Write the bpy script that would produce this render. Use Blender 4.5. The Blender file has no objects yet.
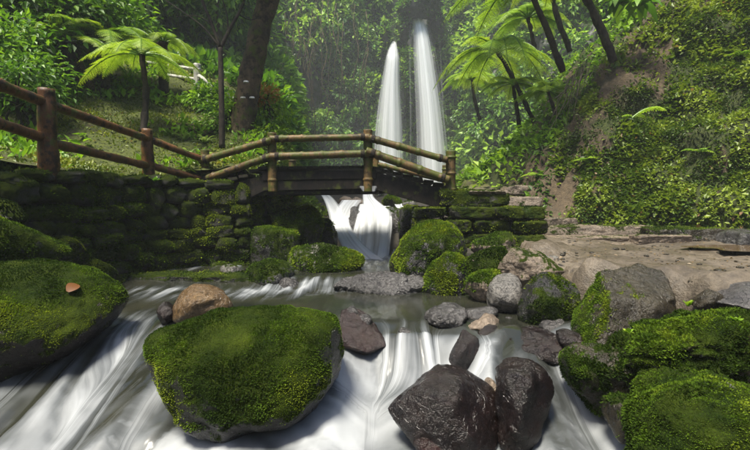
import bpy, bmesh, math, random
import numpy as np
from mathutils import Vector, Matrix

# ------------------------------------------------------------------ camera, sky, sun, exposure
SC = bpy.context.scene
COL = SC.collection
F_PX, EYE, PITCH = 458.33, 1.2, math.radians(-3.12)
cam = bpy.data.cameras.new('camera')
cam.sensor_width = 36.0
cam.lens = 22.0
cam.clip_start = 0.05
cam.clip_end = 600.0
cam_o = bpy.data.objects.new('camera', cam)
COL.objects.link(cam_o)
cam_o.location = (0, 0, EYE)
cam_o.rotation_euler = (math.pi / 2 + PITCH, 0, 0)
SC.camera = cam_o

SUN_EL, SUN_AZ = math.radians(67), math.radians(-143)      # azimuth from +Y (into the picture), towards +X
world = bpy.data.worlds.new('World')
SC.world = world
world.use_nodes = True
wn = world.node_tree.nodes
sky = wn.new('ShaderNodeTexSky')
sky.sky_type = 'NISHITA'
sky.sun_disc = False
sky.sun_elevation = SUN_EL
sky.sun_rotation = SUN_AZ
sky.air_density = 1.0
sky.dust_density = 2.5
wn['Background'].inputs['Strength'].default_value = 0.085
world.node_tree.links.new(sky.outputs['Color'], wn['Background'].inputs['Color'])

sun = bpy.data.lights.new('sun', 'SUN')
sun.energy = 3.9
sun.angle = math.radians(15)
sun.color = (1.0, 0.94, 0.80)
sun_o = bpy.data.objects.new('sun', sun)
COL.objects.link(sun_o)
sd = Vector((math.sin(SUN_AZ) * math.cos(SUN_EL), math.cos(SUN_AZ) * math.cos(SUN_EL), math.sin(SUN_EL)))
sun_o.rotation_euler = sd.to_track_quat('Z', 'Y').to_euler()
sun_o.location = (0, 0, 40)

SC.view_settings.view_transform = 'Standard'
SC.view_settings.look = 'None'
SC.view_settings.gamma = 1.0
SC.view_settings.exposure = 1.36
SC.cycles.use_denoising = True
SC.cycles.max_bounces = 6
SC.cycles.diffuse_bounces = 3
SC.cycles.glossy_bounces = 2
SC.cycles.transmission_bounces = 4
SC.cycles.transparent_max_bounces = 12
SC.cycles.volume_bounces = 1
SC.cycles.sample_clamp_indirect = 4.0

# ------------------------------------------------------------------ helpers
CP, SP = math.cos(PITCH), math.sin(PITCH)
def at(px, py, D):
    """world point at distance D (metres into the picture) on the line of sight of photo pixel px, py"""
    dx, dy = (px - 375) / F_PX, (225 - py) / F_PX
    v = Vector((dx, CP - dy * SP, SP + dy * CP))
    s = D / v.y
    return Vector((v.x * s, D, EYE + v.z * s))

def rs(seed):
    return np.random.default_rng(seed)

def _h(ix, iy, iz, s):
    h = (ix.astype(np.uint32) * np.uint32(374761393) + iy.astype(np.uint32) * np.uint32(668265263)
         + iz.astype(np.uint32) * np.uint32(2147483647) + np.uint32((s * 1274126177) & 0xffffffff))
    h = (h ^ (h >> np.uint32(13))) * np.uint32(1274126177)
    h = (h ^ (h >> np.uint32(16))) * np.uint32(2246822519)
    return ((h ^ (h >> np.uint32(15))) & np.uint32(0xffffff)).astype(np.float64) / 16777215.0

def vnoise(P, s=0):
    I = np.floor(P).astype(np.int64); f = P - I
    f = f * f * f * (f * (f * 6 - 15) + 10)
    r = 0
    for a in (0, 1):
        for b in (0, 1):
            for c in (0, 1):
                w = (f[:, 0] if a else 1 - f[:, 0]) * (f[:, 1] if b else 1 - f[:, 1]) * (f[:, 2] if c else 1 - f[:, 2])
                r = r + w * _h(I[:, 0] + a, I[:, 1] + b, I[:, 2] + c, s)
    return r * 2 - 1

def fbm(P, f=1.0, o=4, s=0, g=0.5):
    r = 0; a = 1.0
    for k in range(o):
        r = r + a * vnoise(P * f + 17.3 * k, s + k)
        f *= 2.03; a *= g
    return r

def ss(a, b, x):
    t = np.clip((x - a) / (b - a), 0, 1)
    return t * t * (3 - 2 * t)

def mesh(name, V, F, attrs=None, smooth=True, uv=None):
    """V (n,3), F (m,3) or (m,4)"""
    V = np.asarray(V, np.float32); F = np.asarray(F, np.int32)
    me = bpy.data.meshes.new(name)
    k = F.shape[1]
    me.vertices.add(len(V)); me.vertices.foreach_set('co', V.ravel())
    me.loops.add(F.size); me.loops.foreach_set('vertex_index', F.ravel())
    me.polygons.add(len(F))
    me.polygons.foreach_set('loop_start', np.arange(0, F.size, k, dtype=np.int32))
    me.polygons.foreach_set('loop_total', np.full(len(F), k, np.int32))
    me.polygons.foreach_set('use_smooth', np.full(len(F), smooth, bool))
    for an, av in (attrs or {}).items():
        at_ = me.attributes.new(an, 'FLOAT', 'POINT')
        at_.data.foreach_set('value', np.asarray(av, np.float32))
    if uv is not None:
        l = me.uv_layers.new(name='UVMap')
        l.data.foreach_set('uv', np.asarray(uv, np.float32)[F.ravel()].ravel())
    me.update(); me.validate()
    return me

def obj(name, me, mat, parent=None, loc=(0, 0, 0), rot=None, scale=None):
    o = bpy.data.objects.new(name, me)
    COL.objects.link(o)
    if mat is not None and not me.materials:
        me.materials.append(mat)
    o.location = loc
    if rot is not None: o.rotation_euler = rot
    if scale is not None: o.scale = scale
    if parent: o.parent = parent
    return o

def tag(o, label=None, cat=None, group=None, kind=None):
    if label: o['label'] = label
    if cat: o['category'] = cat
    if group: o['group'] = group
    if kind: o['kind'] = kind
    return o

def empty(name, loc=(0, 0, 0), rz=0.0):
    o = bpy.data.objects.new(name, None)
    COL.objects.link(o); o.location = loc; o.rotation_euler = (0, 0, rz); o.empty_display_size = 0.2
    return o

def join(parts):
    """list of (V, F, attr) -> one"""
    Vs, Fs, As, n = [], [], [], 0
    for p in parts:
        Vs.append(p[0]); Fs.append(np.asarray(p[1]) + n); n += len(p[0])
        As.append(p[2] if len(p) > 2 else np.zeros(len(p[0])))
    return np.concatenate(Vs), np.concatenate(Fs), np.concatenate(As)

def tube(pts, rad, seg=10, bump=0.0, seed=0, bf=6.0):
    """closed tapered tube along a polyline, triangles"""
    pts = np.asarray(pts, float); n = len(pts); rad = np.broadcast_to(np.asarray(rad, float), (n,))
    T = np.gradient(pts, axis=0); T /= np.linalg.norm(T, axis=1)[:, None] + 1e-9
    ref = np.array([0, 0, 1.0]) if abs(T[:, 2]).mean() < .8 else np.array([1.0, 0, 0])
    A = np.cross(T, ref); A /= np.linalg.norm(A, axis=1)[:, None] + 1e-9
    B = np.cross(A, T)
    th = np.linspace(0, 2 * np.pi, seg, endpoint=False)
    V = pts[:, None] + rad[:, None, None] * (np.cos(th)[None, :, None] * A[:, None] + np.sin(th)[None, :, None] * B[:, None])
    V = V.reshape(-1, 3)
    if bump:
        c = np.repeat(pts, seg, 0); d = V - c
        V = c + d * (1 + bump * fbm(V, bf, 3, seed))[:, None]
    i = np.arange(n - 1)[:, None] * seg; j = np.arange(seg)[None]; j2 = (j + 1) % seg
    a, b, c, d = i + j, i + j2, i + seg + j2, i + seg + j
    F = np.concatenate([np.stack([a, b, c], -1).reshape(-1, 3), np.stack([a, c, d], -1).reshape(-1, 3)])
    V = np.concatenate([V, pts[:1], pts[-1:]]); k = n * seg
    j = np.arange(seg); j2 = (j + 1) % seg
    F = np.concatenate([F, np.stack([np.full(seg, k), j2, j], -1), np.stack([np.full(seg, k + 1), (n - 1) * seg + j, (n - 1) * seg + j2], -1)])
    return V, F

def curve(p, n):
    """Catmull-Rom through control points"""
    p = np.asarray(p, float); q = np.vstack([2 * p[0] - p[1], p, 2 * p[-1] - p[-2]])
    t = np.linspace(0, len(p) - 1, n); i = np.minimum(t.astype(int), len(p) - 2); f = (t - i)[:, None]
    a, b, c, d = q[i], q[i + 1], q[i + 2], q[i + 3]
    return .5 * (2 * b + (c - a) * f + (2 * a - 5 * b + 4 * c - d) * f * f + (3 * b - a - 3 * c + d) * f ** 3)

def unit(v):
    return v / (np.linalg.norm(v, axis=-1, keepdims=True) + 1e-9)

def leaves(P, Dr, size, rng, width=.45, up=None, fold=.25, droop=.0):
    """one folded pointed leaf (2 triangles) per point, pointing along Dr"""
    n = len(P); size = np.broadcast_to(size, (n,))[:, None]
    Dr = unit(Dr)
    if up is None: up = np.array([0, 0, 1.0]) + rng.normal(0, .35, (n, 3))
    S = unit(np.cross(Dr, up)); U = unit(np.cross(S, Dr))
    V = np.empty((n, 4, 3))
    V[:, 0] = P
    V[:, 1] = P + (Dr * .45 + S * width * .5 + U * fold * .3) * size
    V[:, 2] = P + (Dr - U * droop) * size
    V[:, 3] = P + (Dr * .45 - S * width * .5 + U * fold * .3) * size
    b = np.arange(n)[:, None] * 4
    F = np.concatenate([b + np.array([[0, 1, 2]]), b + np.array([[0, 2, 3]])], 1).reshape(-1, 3)
    return V.reshape(-1, 3), F

def sample(V, F, n, rng, w=None):
    """n random points on triangles; weight per vertex"""
    A, B, C = V[F[:, 0]], V[F[:, 1]], V[F[:, 2]]
    N = np.cross(B - A, C - A); ar = np.linalg.norm(N, axis=1)
    pr = ar if w is None else ar * w[F].mean(1)
    pr = pr / pr.sum()
    i = rng.choice(len(F), n, p=pr)
    r1 = np.sqrt(rng.random(n))[:, None]; r2 = rng.random(n)[:, None]
    P = A[i] * (1 - r1) + B[i] * r1 * (1 - r2) + C[i] * r1 * r2
    return P, unit(N)[i]

def grid_faces(nu, nv):
    i = np.arange(nu - 1)[:, None] * nv; j = np.arange(nv - 1)[None]
    a, b, c, d = i + j, i + j + 1, i + nv + j + 1, i + nv + j
    return np.concatenate([np.stack([a, d, c], -1).reshape(-1, 3), np.stack([a, c, b], -1).reshape(-1, 3)])

def vnormals(V, F):
    N = np.zeros_like(V)
    n = np.cross(V[F[:, 1]] - V[F[:, 0]], V[F[:, 2]] - V[F[:, 0]])
    for k in range(3): np.add.at(N, F[:, k], n)
    return unit(N)

# ------------------------------------------------------------------ materials
class NT:
    def __init__(s, name):
        s.m = bpy.data.materials.new(name); s.m.use_nodes = True
        s.t = s.m.node_tree; s.n = s.t.nodes; s.n.clear()
        s.out = s.n.new('ShaderNodeOutputMaterial')
    def new(s, typ, **kw):
        nd = s.n.new(typ)
        for k, v in kw.items():
            if hasattr(nd, k) and k not in ('inputs',): setattr(nd, k, v)
        return nd
    def link(s, a, b): s.t.links.new(a, b)
    def val(s, nd, name, v):
        if hasattr(v, 'is_linked') or isinstance(v, bpy.types.NodeSocket): s.link(v, nd.inputs[name])
        else: nd.inputs[name].default_value = v
    def noise(s, scale, detail=4, rough=.55, vec=None, dist=0.0):
        nd = s.n.new('ShaderNodeTexNoise'); nd.inputs['Scale'].default_value = scale
        nd.inputs['Detail'].default_value = detail; nd.inputs['Roughness'].default_value = rough
        nd.inputs['Distortion'].default_value = dist
        if vec is not None: s.link(vec, nd.inputs['Vector'])
        return nd.outputs['Fac']
    def ramp(s, fac, stops):
        nd = s.n.new('ShaderNodeValToRGB'); e = nd.color_ramp.elements
        while len(e) < len(stops): e.new(.5)
        for k, (p, c) in enumerate(stops):
            e[k].position = p; e[k].color = (c, c, c, 1) if not hasattr(c, '__len__') else (*c, 1)
        s.link(fac, nd.inputs['Fac']); return nd.outputs['Color']
    def mix(s, f, a, b, bt='MIX'):
        nd = s.n.new('ShaderNodeMix'); nd.data_type = 'RGBA'; nd.blend_type = bt
        for k, v in ((0, f), (6, a), (7, b)):
            if isinstance(v, bpy.types.NodeSocket): s.link(v, nd.inputs[k])
            elif k == 0: nd.inputs[0].default_value = v
            else: nd.inputs[k].default_value = (*v, 1)
        return nd.outputs[2]
    def math(s, op, a, b=0.0, c=0.0, clamp=False):
        nd = s.n.new('ShaderNodeMath'); nd.operation = op; nd.use_clamp = clamp
        for k, v in enumerate((a, b, c)):
            if isinstance(v, bpy.types.NodeSocket): s.link(v, nd.inputs[k])
            else: nd.inputs[k].default_value = v
        return nd.outputs[0]
    def attr(s, name):
        nd = s.n.new('ShaderNodeAttribute'); nd.attribute_name = name; return nd.outputs['Fac']
    def coord(s, which='Object'):
        return s.n.new('ShaderNodeTexCoord').outputs[which]
    def mapping(s, vec, scale=(1, 1, 1)):
        nd = s.n.new('ShaderNodeMapping'); nd.inputs['Scale'].default_value = scale
        s.link(vec, nd.inputs['Vector']); return nd.outputs['Vector']
    def bump(s, h, strength=.5, dist=.02):
        nd = s.n.new('ShaderNodeBump'); nd.inputs['Strength'].default_value = strength; nd.inputs['Distance'].default_value = dist
        s.link(h, nd.inputs['Height']); return nd.outputs['Normal']
    def bsdf(s, color, rough, normal=None, spec=.5, coat=0.0):
        nd = s.n.new('ShaderNodeBsdfPrincipled')
        s.val(nd, 'Base Color', (*color, 1) if not isinstance(color, bpy.types.NodeSocket) else color)
        s.val(nd, 'Roughness', rough); s.val(nd, 'Specular IOR Level', spec)
        if coat: s.val(nd, 'Coat Weight', coat); s.val(nd, 'Coat Roughness', .12)
        if normal is not None: s.link(normal, nd.inputs['Normal'])
        return nd.outputs[0]
    def mixs(s, f, a, b):
        nd = s.n.new('ShaderNodeMixShader')
        if isinstance(f, bpy.types.NodeSocket): s.link(f, nd.inputs[0])
        else: nd.inputs[0].default_value = f
        s.link(a, nd.inputs[1]); s.link(b, nd.inputs[2]); return nd.outputs[0]
    def done(s, sh):
        s.link(sh, s.out.inputs['Surface']); return s.m

M = {}
def rockmat(key, c1, c2, rough=.45, m1=(.010, .02, .003), m2=(.05, .07, .007), coat=0.0, sc=3.0, wetlo=.12):  # default moss tones darkened: depth shade between leaflets put into the colour
    t = NT('rock_' + key); co = t.coord()
    n1 = t.noise(sc, 8, .62, co); n2 = t.noise(sc * 9, 6, .65, co); n3 = t.noise(sc * 40, 3, .6, co)
    vo = t.new('ShaderNodeTexVoronoi'); vo.inputs['Scale'].default_value = sc * 2.2; vo.feature = 'DISTANCE_TO_EDGE'
    dd = t.new('ShaderNodeVectorMath'); dd.operation = 'ADD'
    nc = t.new('ShaderNodeTexNoise'); nc.inputs['Scale'].default_value = sc; nc.inputs['Detail'].default_value = 4; t.link(co, nc.inputs['Vector'])
    t.link(co, dd.inputs[0]); t.link(nc.outputs['Color'], dd.inputs[1]); t.link(dd.outputs[0], vo.inputs['Vector'])
    crack = t.ramp(vo.outputs['Distance'], [(0, .35), (.05, 1.0)])
    base = t.mix(t.ramp(n1, [(.32, 0.0), (.68, 1.0)]), c1, c2)
    base = t.mix(t.ramp(n2, [(.35, .75), (.65, 0.0)]), base, tuple(x * .4 for x in c1))
    base = t.mix(.5, base, crack, 'MULTIPLY')
    # moss: patch attribute sharpened by fine noise
    mo = t.attr('moss')
    mf = t.math('ADD', mo, t.math('MULTIPLY', t.math('SUBTRACT', t.noise(sc * 7, 5, .65, co), .5), 1.1))
    mf = t.ramp(mf, [(.38, 0.0), (.56, 1.0)])
    mc = t.mix(t.ramp(t.noise(sc * 1.3, 5, .6, co), [(.35, 0.0), (.68, 1.0)]), m1, m2)
    mc = t.mix(t.ramp(n3, [(.3, .8), (.7, 0.0)]), mc, tuple(x * .35 for x in m1))
    colr = t.mix(mf, base, mc)
    h = t.math('ADD', t.math('MULTIPLY', n2, .8), t.math('MULTIPLY', n3, .35))
    h = t.math('ADD', h, t.math('MULTIPLY', crack, .35))
    nb = t.bump(h, .7, .035)
    r = t.math('MULTIPLY_ADD', t.ramp(n2, [(.3, 0.0), (.75, 1.0)]), rough - wetlo, wetlo)
    r = t.math('MAXIMUM', r, t.math('MULTIPLY', mf, .85))
    M[key] = t.done(t.bsdf(colr, r, nb, t.math('MULTIPLY_ADD', mf, -.45, .5), 0.0))
    return M[key]

rockmat('grey', (.085, .08, .075), (.20, .185, .165), .5)
rockmat('wetgrey', (.03, .028, .028), (.10, .094, .09), .34, wetlo=.08)
rockmat('wetbrown', (.004, .0018, .0013), (.018, .0075, .005), .36, wetlo=.04)
rockmat('redbrown', (.010, .004, .003), (.034, .013, .010), .28, wetlo=.08)
rockmat('tan', (.08, .045, .016), (.20, .125, .055), .34, wetlo=.10)
rockmat('earthy', (.14, .105, .075), (.27, .21, .155), .6, wetlo=.3)
rockmat('dark', (.006, .0055, .005), (.021, .0185, .015), .5, wetlo=.2)
rockmat('olive', (.018, .014, .008), (.052, .041, .021), .42, wetlo=.16)
rockmat('walls', (.010, .009, .007), (.034, .03, .022), .65, m1=(.016, .03, .005), m2=(.07, .09, .010), wetlo=.3, sc=4)
rockmat('cliffrock', (.02, .022, .018), (.06, .062, .055), .7, m1=(.015, .032, .006), m2=(.04, .07, .01), sc=.5, wetlo=.5)

def leafmat(key, stops, trans=.35, rough=.45, spec=.4):
    t = NT('leaf_' + key)
    c = t.ramp(t.attr('tint'), stops)
    b = t.bsdf(c, rough, None, spec)
    tr = t.new('ShaderNodeBsdfTranslucent')
    cc = t.mix(1.0, c, (1.25, 1.25, .6), 'MULTIPLY')
    t.link(cc, tr.inputs['Color'])
    M[key] = t.done(t.mixs(trans, b, tr.outputs[0]))
leafmat('moss', [(0, (.022, .042, .005)), (.4, (.065, .115, .010)), (.75, (.105, .165, .012)), (1, (.17, .22, .018))], .3, .8, .04)
leafmat('mossdark', [(0, (.010, .02, .003)), (.45, (.045, .075, .008)), (1, (.14, .18, .016))], .25, .8, .04)
leafmat('bank', [(0, (.014, .026, .004)), (.4, (.06, .115, .012)), (.75, (.15, .21, .02)), (.94, (.23, .30, .04)), (1, (.20, .12, .06))], .35)
leafmat('leaf', [(0, (.012, .034, .006)), (.5, (.075, .18, .016)), (1, (.22, .38, .03))], .4)
leafmat('cliffleaf', [(0, (.010, .028, .008)), (.5, (.10, .23, .035)), (1, (.30, .46, .06))], .38)
leafmat('fern', [(0, (.04, .10, .012)), (.5, (.18, .32, .022)), (1, (.36, .48, .05))], .45)
leafmat('lily', [(0, (.06, .14, .02)), (1, (.32, .42, .16))], .35)
leafmat('lawn', [(0, (.02, .035, .004)), (.5, (.10, .145, .012)), (.9, (.22, .25, .025)), (1, (.22, .14, .06))], .3)
leafmat('dead', [(0, (.06, .04, .02)), (1, (.22, .15, .07))], .25)
leafmat('orange', [(0, (.32, .12, .02)), (1, (.42, .22, .05))], .3)
leafmat('fallen', [(0, (.09, .032, .008)), (1, (.18, .075, .02))], .2)

def woodmat(key, c1, c2, c3, moss=0.0, rough=.5):
    t = NT('wood_' + key); co = t.coord()
    n1 = t.noise(3.2, 5, .6, co); n2 = t.noise(26, 5, .65, t.mapping(co, (1, 1, .3) if rough < .7 else (.4, .4, .06))); n3 = t.noise(8, 6, .7, co)
    c = t.mix(t.ramp(n1, [(.35, 0.0), (.6, 1.0)]), c1, c2)
    c = t.mix(t.ramp(n3, [(.52, 0.0), (.58, 1.0)]), c, c3)
    c = t.mix(t.ramp(n2, [(.35, .55), (.7, 0.0)]), c, tuple(x * .3 for x in c1))
    if moss:
        c = t.mix(t.ramp(t.noise(5, 6, .7, co), [(.62 - moss * .3, 0.0), (.72 - moss * .3, 1.0)]), c, (.055, .065, .010))
    nb = t.bump(n2, .8 if rough < .7 else 1.0, .012 if rough < .7 else .06)
    M[key] = t.done(t.bsdf(c, t.math('MULTIPLY_ADD', n3, .4, rough - .2), nb, .25))
woodmat('fencewood', (.075, .032, .011), (.15, .07, .022), (.02, .014, .008), .3, .42)
woodmat('bridgewood', (.085, .055, .022), (.17, .105, .04), (.03, .02, .012), .55, .5)
woodmat('beamwood', (.010, .008, .006), (.022, .016, .011), (.006, .005, .004), .25, .69)
woodmat('bark', (.06, .042, .026), (.13, .09, .05), (.03, .022, .015), .35, .85)
woodmat('darkbark', (.022, .017, .012), (.05, .038, .026), (.014, .011, .008), .1, .8)
woodmat('palebark', (.16, .14, .11), (.28, .25, .20), (.08, .07, .05), .15, .8)
woodmat('whitewood', (.42, .42, .38), (.58, .57, .52), (.26, .26, .22), .1, .7)
woodmat('bamboo', (.14, .20, .05), (.24, .28, .10), (.10, .10, .04), .1, .5)
t = NT('bracket_metal'); M['metal'] = t.done(t.bsdf(t.ramp(t.noise(20, 4), [(.3, (.10, .10, .10)), (.7, (.35, .36, .37))]), .35))
# ------------------------------------------------------------------ terrain
def terrmat(key, stops, mossc=None, sc=1.5, rough=.9, bump=.6, bd=.05, gloss=None):
    t = NT('terrain_' + key); co = t.coord()
    n1 = t.noise(sc, 8, .62, co); n2 = t.noise(sc * 12, 6, .65, co); n3 = t.noise(sc * 60, 3, .6, co)
    c = t.ramp(n1, stops)
    c = t.mix(t.ramp(n2, [(.35, .6), (.62, 0.0)]), c, tuple(x * .45 for x in stops[0][1]))
    if mossc:
        f = t.math('ADD', t.attr('moss'), t.math('MULTIPLY', t.math('SUBTRACT', t.noise(sc * 4, 6, .65, co), .5), 1.0))
        mc = t.mix(t.ramp(n2, [(.35, 0.0), (.65, 1.0)]), mossc[0], mossc[1])
        c = t.mix(t.ramp(f, [(.4, 0.0), (.58, 1.0)]), c, mc)
    r = rough
    if gloss: r = t.ramp(t.noise(gloss, 4, .6, co), [(.45, .28), (.62, rough)])
    nb = t.bump(t.math('ADD', n2, t.math('MULTIPLY', n3, .4)), bump, bd)
    M[key] = t.done(t.bsdf(c, r, nb, .4))
terrmat('bed', [(.3, (.02, .018, .014)), (.7, (.07, .06, .045))])
terrmat('hill', [(.3, (.035, .026, .016)), (.7, (.09, .065, .035))], ((.02, .028, .004), (.07, .085, .008)))
terrmat('bankearth', [(.3, (.045, .032, .02)), (.7, (.13, .095, .055))], ((.012, .018, .003), (.045, .06, .007)), sc=1.1, bd=.22)  # moss tones darkened: gaps between leaves are shaded in the colour
terrmat('sand', [(.25, (.055, .043, .031)), (.5, (.105, .084, .06)), (.75, (.165, .134, .098))], ((.05, .06, .012), (.10, .11, .02)), sc=.9, rough=.75, bump=.9, bd=.03, gloss=1.3)
M['cliff'] = M['cliffrock']

def seg_sd(X, Y, poly):
    """signed distance to an open polyline, positive on the left of its direction"""
    best = np.full(X.shape, 1e9); sg = np.ones(X.shape)
    for (x0, y0), (x1, y1) in zip(poly[:-1], poly[1:]):
        dx, dy = x1 - x0, y1 - y0
        t_ = np.clip(((X - x0) * dx + (Y - y0) * dy) / (dx * dx + dy * dy), 0, 1)
        d = np.hypot(X - x0 - t_ * dx, Y - y0 - t_ * dy)
        c = dx * (Y - y0) - dy * (X - x0)
        up = d < best - 1e-9
        best = np.where(up, d, best); sg = np.where(up, np.sign(c), sg)
    return best * sg

WALL = [(-4.9, 2.2), (-4.3, 4.4), (-4.0, 5.6), (-3.65, 7.0), (-3.1, 7.75), (-2.15, 7.95), (-2.05, 9.2), (-2.3, 11), (-3.2, 14), (-4.6, 26)]
def z_valley(D):
    return np.interp(D, [-40, 8.4, 9.0, 10, 11, 13, 24, 120], [-1.1, -.8, -.2, .45, 1.05, 1.45, 1.9, 2.2])
def z_hill(X, D):
    z = 1.5 + .42 * np.maximum(0, D - 7.6) + .27 * np.maximum(0, -3.7 - X)
    P = np.stack([X, D, 0 * X], -1).reshape(-1, 3)
    n = (fbm(P, .8, 4, 5) * .16 + fbm(P, 2.4, 3, 9) * .09).reshape(X.shape)
    return z + n * ss(0, .6, D - 7.2 + np.maximum(0, -4.4 - X))
def zh(x, d):
    return float(z_hill(np.array([x]), np.array([d]))[0])
def z_path(X, D):
    z = np.interp(D, [0, 4, 9, 9.8, 11, 13, 16, 26], [.40, .45, .52, .75, 1.3, 1.75, 2.1, 2.3])
    P = np.stack([X, D, 0 * X], -1).reshape(-1, 3)
    return z + (fbm(P, .9, 4, 21) * .05 + fbm(P, 4, 4, 22, .6) * .022).reshape(X.shape)
def zp(x, d):
    return float(z_path(np.array([x]), np.array([d]))[0])

# the bed of the valley, one sheet out to the horizon
gx = np.concatenate([np.linspace(-70, -16, 20), np.arange(-15, 15, .3), np.linspace(15.5, 70, 20)])
gy = np.concatenate([np.linspace(-40, -3, 14), np.arange(-2, 28, .3), np.linspace(29, 80, 18)])
GX, GY = np.meshgrid(gx, gy, indexing='ij')
Pg = np.stack([GX, GY, 0 * GX], -1).reshape(-1, 3)
GZ = z_valley(GY).ravel() + fbm(Pg, .9, 4, 3) * .10
obj('ground', mesh('ground', np.column_stack([Pg[:, :2], GZ]), grid_faces(len(gx), len(gy))), M['bed'])['kind'] = 'structure'

# left garden slope behind the stone wall
hx = np.arange(-20, -.9, .13); hy = np.arange(2.0, 27, .13)
HX, HY = np.meshgrid(hx, hy, indexing='ij'); S = seg_sd(HX, HY, WALL)
HZ = z_hill(HX, HY); w = ss(-1.1, .25, S)
HZ = np.where(HY > 8.1, HZ * w + (z_valley(HY) - .1) * (1 - w), HZ)
HZ = np.minimum(HZ, 13)
Hp = np.stack([HX, HY, HZ], -1).reshape(-1, 3)
Hf = grid_faces(len(hx), len(hy)); sv = S.ravel()
keep = np.where(Hp[Hf, 1].min(1) > 8.1, sv[Hf].min(1) > -1.3, sv[Hf].min(1) > .06)
Hf = Hf[keep]
hm = ss(-.45, .15, fbm(Hp, .7, 4, 31)) * .5 + .55
o = obj('hillside', mesh('hillside', Hp, Hf, {'moss': hm}), M['hill']); o['kind'] = 'structure'
HILL = (Hp, Hf)

# trodden path on the right bank
pd = np.concatenate([np.arange(1.2, 11, .08), np.arange(11, 26, .2)]); pu = np.concatenate([np.linspace(0, .06, 14), np.linspace(.065, 1, 110)])
XE = np.interp(pd, [1, 2.5, 3.4, 4.2, 5, 6, 7, 8, 9, 10.5, 12, 26], [3.4, 3.15, 2.95, 2.6, 2.15, 1.85, 1.85, 2.1, 2.2, 2.3, 2.1, 4.0])
XE = XE + .12 * fbm(np.stack([pd, 0 * pd, 0 * pd], -1), 1.6, 3, 41)
PX = XE[:, None] + pu[None] * (15 - XE[:, None]); PY = np.broadcast_to(pd[:, None], PX.shape)
dist = PX - XE[:, None]
Pp = np.stack([PX, PY, 0 * PX], -1).reshape(-1, 3)
lump = fbm(Pp, 2.2, 4, 44).reshape(PX.shape)
PZ = z_path(PX, PY); e = ss(0, .45, dist + .1 * lump)
PZ = PZ * e + (np.minimum(z_valley(PY), 2) - .2) * (1 - e) + .12 * lump * ss(1.6, .2, dist) * ss(.05, .3, dist)
pm = .55 * ss(.5, .1, dist).ravel() * ss(-.3, .3, fbm(Pp, 1.7, 3, 47)) + .5 * ss(9.3, 10.5, PY).ravel()
o = obj('path', mesh('path', np.stack([PX, PY, PZ], -1).reshape(-1, 3), grid_faces(len(pd), len(pu)), {'moss': pm}), M['sand']); o['kind'] = 'structure'

# steep right bank and the slope behind it
bx = np.arange(2.3, 17, .1); by = np.arange(3.4, 27, .1)
BX, BY = np.meshgrid(bx, by, indexing='ij'); Pb = np.stack([BX, BY, 0 * BX], -1).reshape(-1, 3)
DF = np.interp(BX, [2.3, 3.2, 3.7, 5.5, 7.5, 9.5, 13, 17], [12.2, 10.5, 9.9, 9.3, 8.1, 6.5, 4.6, 3.0])
XF = np.interp(BY, [9, 10.8, 13, 17, 25], [3.2, 3.1, 3.4, 4.2, 6.0])
low = fbm(Pb, .55, 3, 51).reshape(BX.shape)
face = .42 + 1.33 * (BY - DF + .35 * low)
side = z_path(BX, BY) - .1 + 1.18 * (BX - XF + .4 * low)
steep = ss(4.9, 3.4, BX)
face = face + steep * 1.6 * np.clip(BY - DF, 0, 1.1)
k_ = .35
BZ = -k_ * np.log(np.exp(-np.clip(face, -3, 30) / k_) + np.exp(-np.clip(side, -3, 30) / k_))
BZ = np.minimum(BZ, 14 + low) 
P3 = np.stack([BX, BY, BZ], -1).reshape(-1, 3)
Bf = grid_faces(len(bx), len(by)); Bn = vnormals(P3, Bf)
P3 = P3 + Bn * (fbm(P3, 1.3, 4, 53) * .22 + np.abs(fbm(P3, 3.5, 3, 57)) * .10)[:, None]
Bf = Bf[P3[Bf, 2].max(1) > .2]
bare = ss(5.0, 4.0, BX).ravel() * ss(.5, 1.0, P3[:, 2]) * ss(12.5, 11.2, BY).ravel()
front = (face < side + .2).ravel()
bare = np.maximum(bare, .75 * ss(.5, .8, fbm(P3, .9, 4, 61)))
crest = ss(1.7, .5, side - face + .5 * low).ravel() * front * ss(8.5, 7, BX).ravel() * ss(-.6, -.1, fbm(P3, 1.1, 3, 67))
bare = np.maximum(bare, crest)
bare = np.maximum(bare, .95 * ss(6.0, 4.6, BX).ravel() * ss(-.1, .35, fbm(P3, .9, 3, 69)) * front)
bm_ = .95 - .75 * bare - .35 * ss(0, .4, fbm(P3, 1.6, 4, 63))
o = obj('bank', mesh('bank', P3, Bf, {'moss': bm_}), M['bankearth']); o['kind'] = 'structure'
BANK = (P3, Bf, bm_, front, bare)

# cliff ring at the head of the valley
CL = curve([(-34, 6), (-24, 15), (-14, 21.5), (-6, 25), (-1.2, 26.4), (2.2, 26.9), (4.6, 26.6), (6.2, 24.8), (11, 22), (20, 15), (30, 6)], 330)
ch = np.arange(0, 15.5, .2)
tang = np.gradient(CL, axis=0); nrm = unit(np.stack([tang[:, 1], -tang[:, 0]], -1))
nrm = np.where((nrm * (np.array([0, 10]) - CL)).sum(1)[:, None] > 0, nrm, -nrm)
CX = CL[:, 0][:, None] - nrm[:, 0][:, None] * .17 * ch[None]; CY = CL[:, 1][:, None] - nrm[:, 1][:, None] * .17 * ch[None]
CZ = np.broadcast_to(1.0 + ch[None], CX.shape)
C3 = np.stack([CX, CY, CZ], -1).reshape(-1, 3)
Cn = np.repeat(np.column_stack([nrm, np.zeros(len(nrm))]), len(ch), 0)
disp = fbm(C3 * np.array([1, 1, .6]), .28, 5, 71) * 1.25 + np.abs(fbm(C3, .9, 4, 73)) * .5
gap = np.exp(-((C3[:, 0] - 2.2) / 2.3) ** 2) * (C3[:, 1] > 20)
C3 = C3 + Cn * (disp * (1 - .75 * gap) - .5 * gap)[:, None]
Cf = grid_faces(len(CL), len(ch))
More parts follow.
